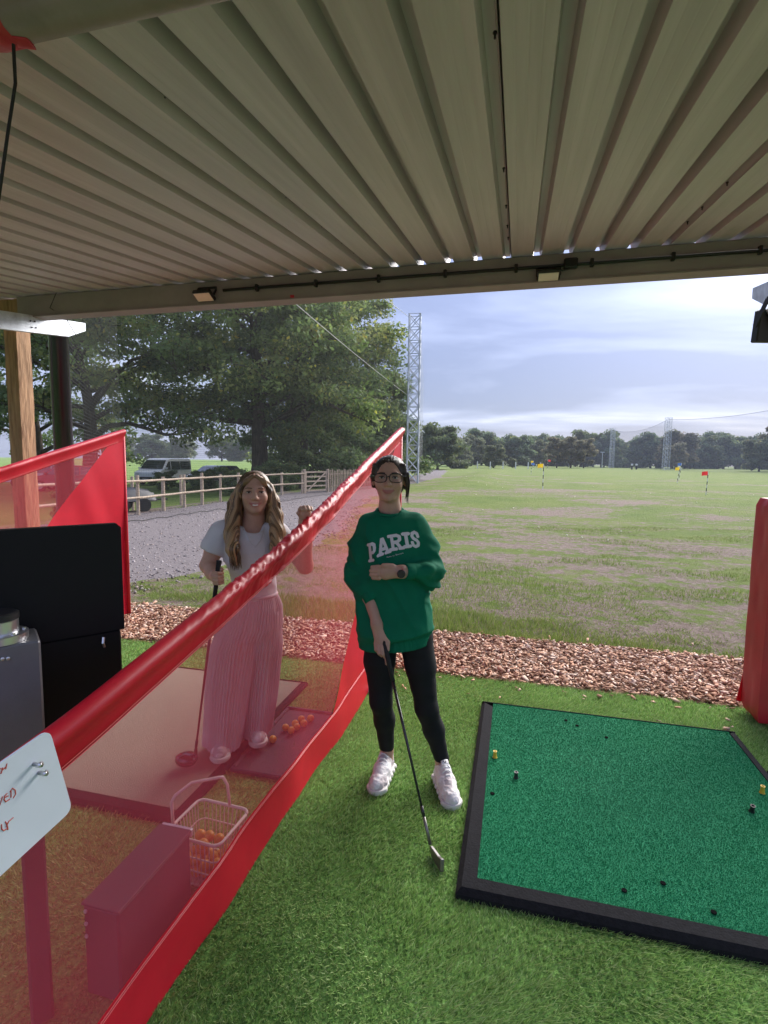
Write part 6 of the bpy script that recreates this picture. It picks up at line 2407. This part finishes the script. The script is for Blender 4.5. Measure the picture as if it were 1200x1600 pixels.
# t-shirt
TEE = mat('white_tshirt', (0.70, 0.69, 0.73), 0.85, var=(6, 0.04), bump=(240, 0.15), spec=0.15, translucent=0.1)
S = Solid((-0.34, -0.18, 0.84), (0.30, 0.18, 1.32), 0.005)
S.loft([(0.868, 0.0, 0.010, 0.116, 0.096), (0.93, -0.002, 0.008, 0.118, 0.094), (1.04, -0.012, 0.004, 0.132, 0.104), (1.13, -0.020, 0.000, 0.150, 0.116), (1.20, -0.024, 0.008, 0.148, 0.098), (1.265, -0.02, 0.016, 0.090, 0.066)], 0.025)
S.chain([(-0.120, 0.012, 1.235), (-0.168, 0.010, 1.228), (-0.200, 0.004, 1.165), (-0.214, 0.0, 1.130)], [0.052, 0.062, 0.065, 0.063], 0.03)
S.chain([(0.085, 0.012, 1.232), (0.125, 0.010, 1.218), (0.168, -0.02, 1.165), (0.192, -0.045, 1.135)], [0.052, 0.062, 0.063, 0.060], 0.03)
for a, nn in (((-0.216, -0.002, 1.128), (-0.42, -0.08, -0.90)), ((0.197, -0.052, 1.135), (0.62, -0.55, -0.60))):
    sl, X, Y, Z = S.block((a[0] - 0.09, a[1] - 0.09, a[2] - 0.10), (a[0] + 0.09, a[1] + 0.09, a[2] + 0.09))
    e = (X - a[0]) * nn[0] + (Y - a[1]) * nn[1] + (Z - a[2]) * nn[2]
    msk = np.broadcast_to((np.abs(X + 0.02) > 0.145), e.shape)
    S.d[sl] = np.where(msk, np.maximum(S.d[sl], e), S.d[sl])
S.cap((-0.004, -0.045, 1.283), (0.0, -0.01, 1.36), 0.060, 0.085, 0.006, cut=True)
V, F = S.surface()
x, y, z = V.T
V = V + vnormals(V, F) * (0.006 * (0.6 - np.abs(vnoise(np.stack([x * 8 + z * 9, y * 8, z * 6 - x * 7], -1), 101)) * 1.6) + 0.003 * vnoise(np.stack([x * 22, y * 22, z * 14], -1), 102))[:, None]
tee = finish('tshirt', V, F, TEE, p2)
m = MB(); m.tube([(-0.004 + 0.064 * math.cos(a), 0.002 + 0.074 * math.sin(a), 1.258 + 0.030 * math.sin(a)) for a in np.linspace(0, 2 * PI, 33)], 0.006, 8)
m.build('neck_rib', TEE, tee, smooth=True)
m = MB(); m.tube([(-0.055, -0.060, 1.262), (-0.03, -0.098, 1.20), (0.0, -0.112, 1.165), (0.03, -0.098, 1.20), (0.052, -0.060, 1.262)], 0.0016, 5)
m.build('necklace', STEEL, p2)

# pleated wide trousers
PLEAT = mat('pale_pink_pleats', (0.62, 0.50, 0.53), 0.75, var=(8, 0.05), spec=0.2, translucent=0.12)
tro = empty('trousers', (0, 0, 0)); tro.parent = p2


def leg_loft(rows, nple, amp, seed, name):
    NT = nple * 5
    zs = np.linspace(rows[0][0], rows[-1][0], 44)
    R = np.array(rows)[::-1]
    th = np.linspace(0, 2 * PI, NT, endpoint=False)
    vs = []
    for zz in zs:
        cx, cy, rx, ry = (np.interp(zz, R[:, 0], R[:, i]) for i in (1, 2, 3, 4))
        am = amp * np.interp(zz, [rows[-1][0], rows[0][0] - 0.02, rows[0][0]], [1.25, 0.8, 0.5])
        ph = th * nple + 2.6 * vnoise(np.stack([np.cos(th) * 2, np.sin(th) * 2, th * 0 + zz * 3], -1), seed)
        big = 0.016 * vnoise(np.stack([np.cos(th) * 1.6, np.sin(th) * 1.6, th * 0 + zz * 1.6], -1), seed + 1) * (rows[0][0] - zz + 0.1)
        big = big + 0.012 * vnoise(np.stack([np.cos(th) * 3.5, np.sin(th) * 3.5, th * 0 + zz * 4], -1), seed + 2)
        off = am * (1 + 0.6 * vnoise(np.stack([np.cos(th) * 4, np.sin(th) * 4, th * 0 + zz * 2], -1), seed + 5)) * np.abs(np.sin(ph / 2)) * 2 + big
        vs.append(np.stack([cx + np.cos(th) * (rx + off), cy + np.sin(th) * (ry + off), np.full(NT, zz)], -1))
    vs = np.concatenate(vs)
    ids = np.arange(len(vs)).reshape(len(zs), NT)
    f = np.stack([ids[:-1], ids[1:], np.roll(ids, -1, 1)[1:], np.roll(ids, -1, 1)[:-1]], -1).reshape(-1, 4)
    return put(name, raw_mesh(name, vs, f, 4, True), PLEAT, tro)


leg_loft([(0.885, 0.0, 0.012, 0.112, 0.092), (0.865, 0.0, 0.012, 0.122, 0.098), (0.82, -0.006, 0.012, 0.142, 0.113), (0.72, -0.028, 0.010, 0.166, 0.128), (0.66, -0.05, 0.012, 0.168, 0.128)], 66, 0.0042, 201, 'hip_panel')
leg_loft([(0.80, -0.060, 0.005, 0.088, 0.095), (0.60, -0.115, 0.0, 0.118, 0.112), (0.35, -0.150, -0.005, 0.108, 0.112), (0.062, -0.180, -0.01, 0.088, 0.110)], 44, 0.0048, 211, 'trouser_leg')
leg_loft([(0.80, 0.055, 0.015, 0.085, 0.095), (0.60, 0.035, 0.03, 0.108, 0.110), (0.35, 0.012, 0.065, 0.104, 0.110), (0.062, -0.010, 0.095, 0.088, 0.108)], 44, 0.0048, 221, 'trouser_leg')
m = MB(); m.tube([(0.0 + 0.116 * math.cos(a), 0.012 + 0.097 * math.sin(a), 0.885) for a in np.linspace(0, 2 * PI, 41)], 0.011, 8)
m.build('waistband', PLEAT, tro, smooth=True)
shoe(p2, (-0.178, 0.075), (-0.195, -0.180), 0.042)
shoe(p2, (-0.005, 0.175), (0.010, -0.080), 0.042)

# long hair, parted in the middle
S = Solid((-0.20, -0.20, 1.00), (0.20, 0.16, 1.58), 0.0038)
S.ell((0.004, 0.025, 1.476), (0.084, 0.098, 0.084), 0.01)
S.ell((0.002, 0.070, 1.36), (0.098, 0.048, 0.17), 0.04)
for sx, tail in ((-1, [(-0.074, -0.028, 1.475), (-0.094, -0.022, 1.40), (-0.108, -0.030, 1.32), (-0.118, -0.075, 1.235), (-0.112, -0.128, 1.16), (-0.100, -0.138, 1.085)]),
                 (1, [(0.080, -0.028, 1.475), (0.100, -0.018, 1.40), (0.112, -0.026, 1.32), (0.118, -0.070, 1.235), (0.108, -0.118, 1.16), (0.100, -0.128, 1.10)])):
    S.chain(tail, [0.020, 0.030, 0.038, 0.037, 0.032, 0.010], 0.02)
    S.chain([(sx * 0.085, 0.03, 1.42), (sx * 0.105, 0.03, 1.28), (sx * 0.10, 0.04, 1.16)], [0.035, 0.042, 0.02], 0.03)
S.ell((0.004, -0.112, 1.420), (0.069, 0.092, 0.104), 0.018, cut=True)
for sx in (-1, 1):
    S.chain([(0.004 + sx * 0.010, -0.062, 1.534), (0.004 + sx * 0.045, -0.066, 1.508), (0.004 + sx * 0.074, -0.044, 1.455), (sx * 0.088, -0.030, 1.40)], [0.008, 0.012, 0.014, 0.016], 0.012)
S.cap((0.0, -0.11, 1.40), (0.0, -0.10, 1.20), 0.058, 0.060, 0.02, cut=True)
S.cap((0.004, -0.085, 1.585), (0.004, 0.02, 1.582), 0.019, 0.017, 0.012, cut=True)
V, F = S.surface()
Nn = vnormals(V, F)
ang = np.arctan2(V[:, 0] - 0.004, -(V[:, 1] - 0.03))
low = np.clip((1.48 - V[:, 2]) / 0.05, 0, 1)
st_top = vnoise(np.stack([V[:, 1] * 80, V[:, 0] * 9, V[:, 2] * 9], -1), 301)
st_low = vnoise(np.stack([ang * 44 + V[:, 2] * 3, V[:, 2] * 5, V[:, 1] * 12], -1), 302)
st = st_top * (1 - low) + st_low * low
st2 = vnoise(np.stack([ang * 90 + V[:, 2] * 5, V[:, 2] * 4, V[:, 1] * 20], -1), 305) * low + st_top * (1 - low)
V = V + Nn * (0.0034 * st + 0.0016 * st2)[:, None]
mixv = np.clip(0.42 + 0.8 * st + 0.7 * st2 + 0.2 * low, 0, 1)[:, None]
hc = np.array((0.055, 0.030, 0.016)) * (1 - mixv) + np.array((0.42, 0.27, 0.14)) * mixv
hc = hc * (1 - 0.55 * np.clip((V[:, 2] - 1.47) / 0.07, 0, 1))[:, None]
hair2 = finish('hair', V, F, HAIRM, p2, hc)
m = MB()
rg = random.Random(12)
for k in range(900):
    sx = -1 if k % 2 else 1
    y0 = rg.uniform(-0.068, 0.075)
    j = rg.random()
    q = math.sqrt(max(0.03, 1 - ((y0 - 0.025) / 0.099) ** 2))
    pts = []
    for a in (4, 28, 52, 76):
        a = math.radians(a)
        pts.append((0.004 + sx * 0.0865 * q * math.sin(a), y0 + 0.004 * math.sin(a), 1.476 + 0.0865 * q * math.cos(a)))
    if q < 0.62:      # the fringe curtains away from the parting
        pts = [(0.004 + sx * 0.006, y0, 1.545), (0.004 + sx * 0.044, y0 - 0.008, 1.517), (0.004 + sx * 0.076, y0 + 0.010, 1.470), (sx * 0.090, y0 + 0.022, 1.43)]
    w_ = sx * (0.080 + 0.052 * j)
    pts.append((w_ * 1.0 + sx * 0.006, y0 * 0.6, 1.39))
    pts.append((w_ * 1.04 + sx * 0.004, y0 * 0.5 - 0.012, 1.31))
    if y0 < 0.035:
        pts.append((w_ * 1.06, -0.078 + rg.uniform(-0.03, 0.03), 1.225))
        pts.append((w_ * 1.0, -0.132 + rg.uniform(-0.02, 0.022), 1.15))
        pts.append((w_ * 0.93 + rg.uniform(-.008, .008), -0.142 + rg.uniform(-0.012, 0.02), 1.085 + rg.uniform(-0.035, 0.04)))
    else:
        pts.append((w_ * 0.98, 0.055 + rg.uniform(-.02, .02), 1.22))
        pts.append((w_ * 0.92, 0.065, 1.14))
        pts.append((w_ * 0.90, 0.07, 1.09))
    m.tube(pts, [0.0008] + [0.0016] * 7 + [0.0004], 3, caps=False)
me = m.mesh('loose_strands', True)
nv = len(me.vertices)
tone = np.repeat(np.random.default_rng(3).uniform(0, 1, nv // 27 + 1) ** 1.3, 27)[:nv, None]
sc_ = np.array((0.085, 0.050, 0.027)) * (1 - tone) + np.array((0.40, 0.265, 0.15)) * tone
zz_ = np.array([v.co.z for v in me.vertices])
add_color(me, sc_ * (1 - 0.5 * np.clip((zz_ - 1.45) / 0.09, 0, 1))[:, None])
o = put('loose_strands', me, HAIRM, hair2); o['kind'] = 'stuff'

R2 = Matrix.Rotation(A2, 3, 'Z')
top = R2 @ Vector((-0.178, -0.196, 1.118)) + G2
dv, d = club('golf_driver', top, tuple(R2 @ Vector((-0.318, -0.150, 0.075)) + G2), 'driver with dark rounded head held by the woman in white behind the screen', 0.27, 'driver')
S = Solid((-0.12, -0.12, -0.05), (0.12, 0.12, 0.07), 0.0035)
S.ell((-0.040, -0.012, 0.000), (0.055, 0.052, 0.031), 0.01)
S.ell((-0.030, -0.030, 0.002), (0.052, 0.030, 0.028), 0.02)
S.cap((0.006, 0.0, 0.005), tuple(-d * 0.05), 0.010, 0.0085, 0.012)
V, F = S.surface()
V[:, 2] = np.maximum(V[:, 2], -0.030)
finish('head', V, F, mat('driver_crown', (0.05, 0.012, 0.02), 0.18, coat=0.6), dv)
m = MB(); m.tube([(-0.085, -0.035, 0.012), (-0.094, -0.010, 0.010), (-0.086, 0.020, 0.006)], 0.006, 6, flat=0.5); m.build('face_edge', CHROME, dv, smooth=True)
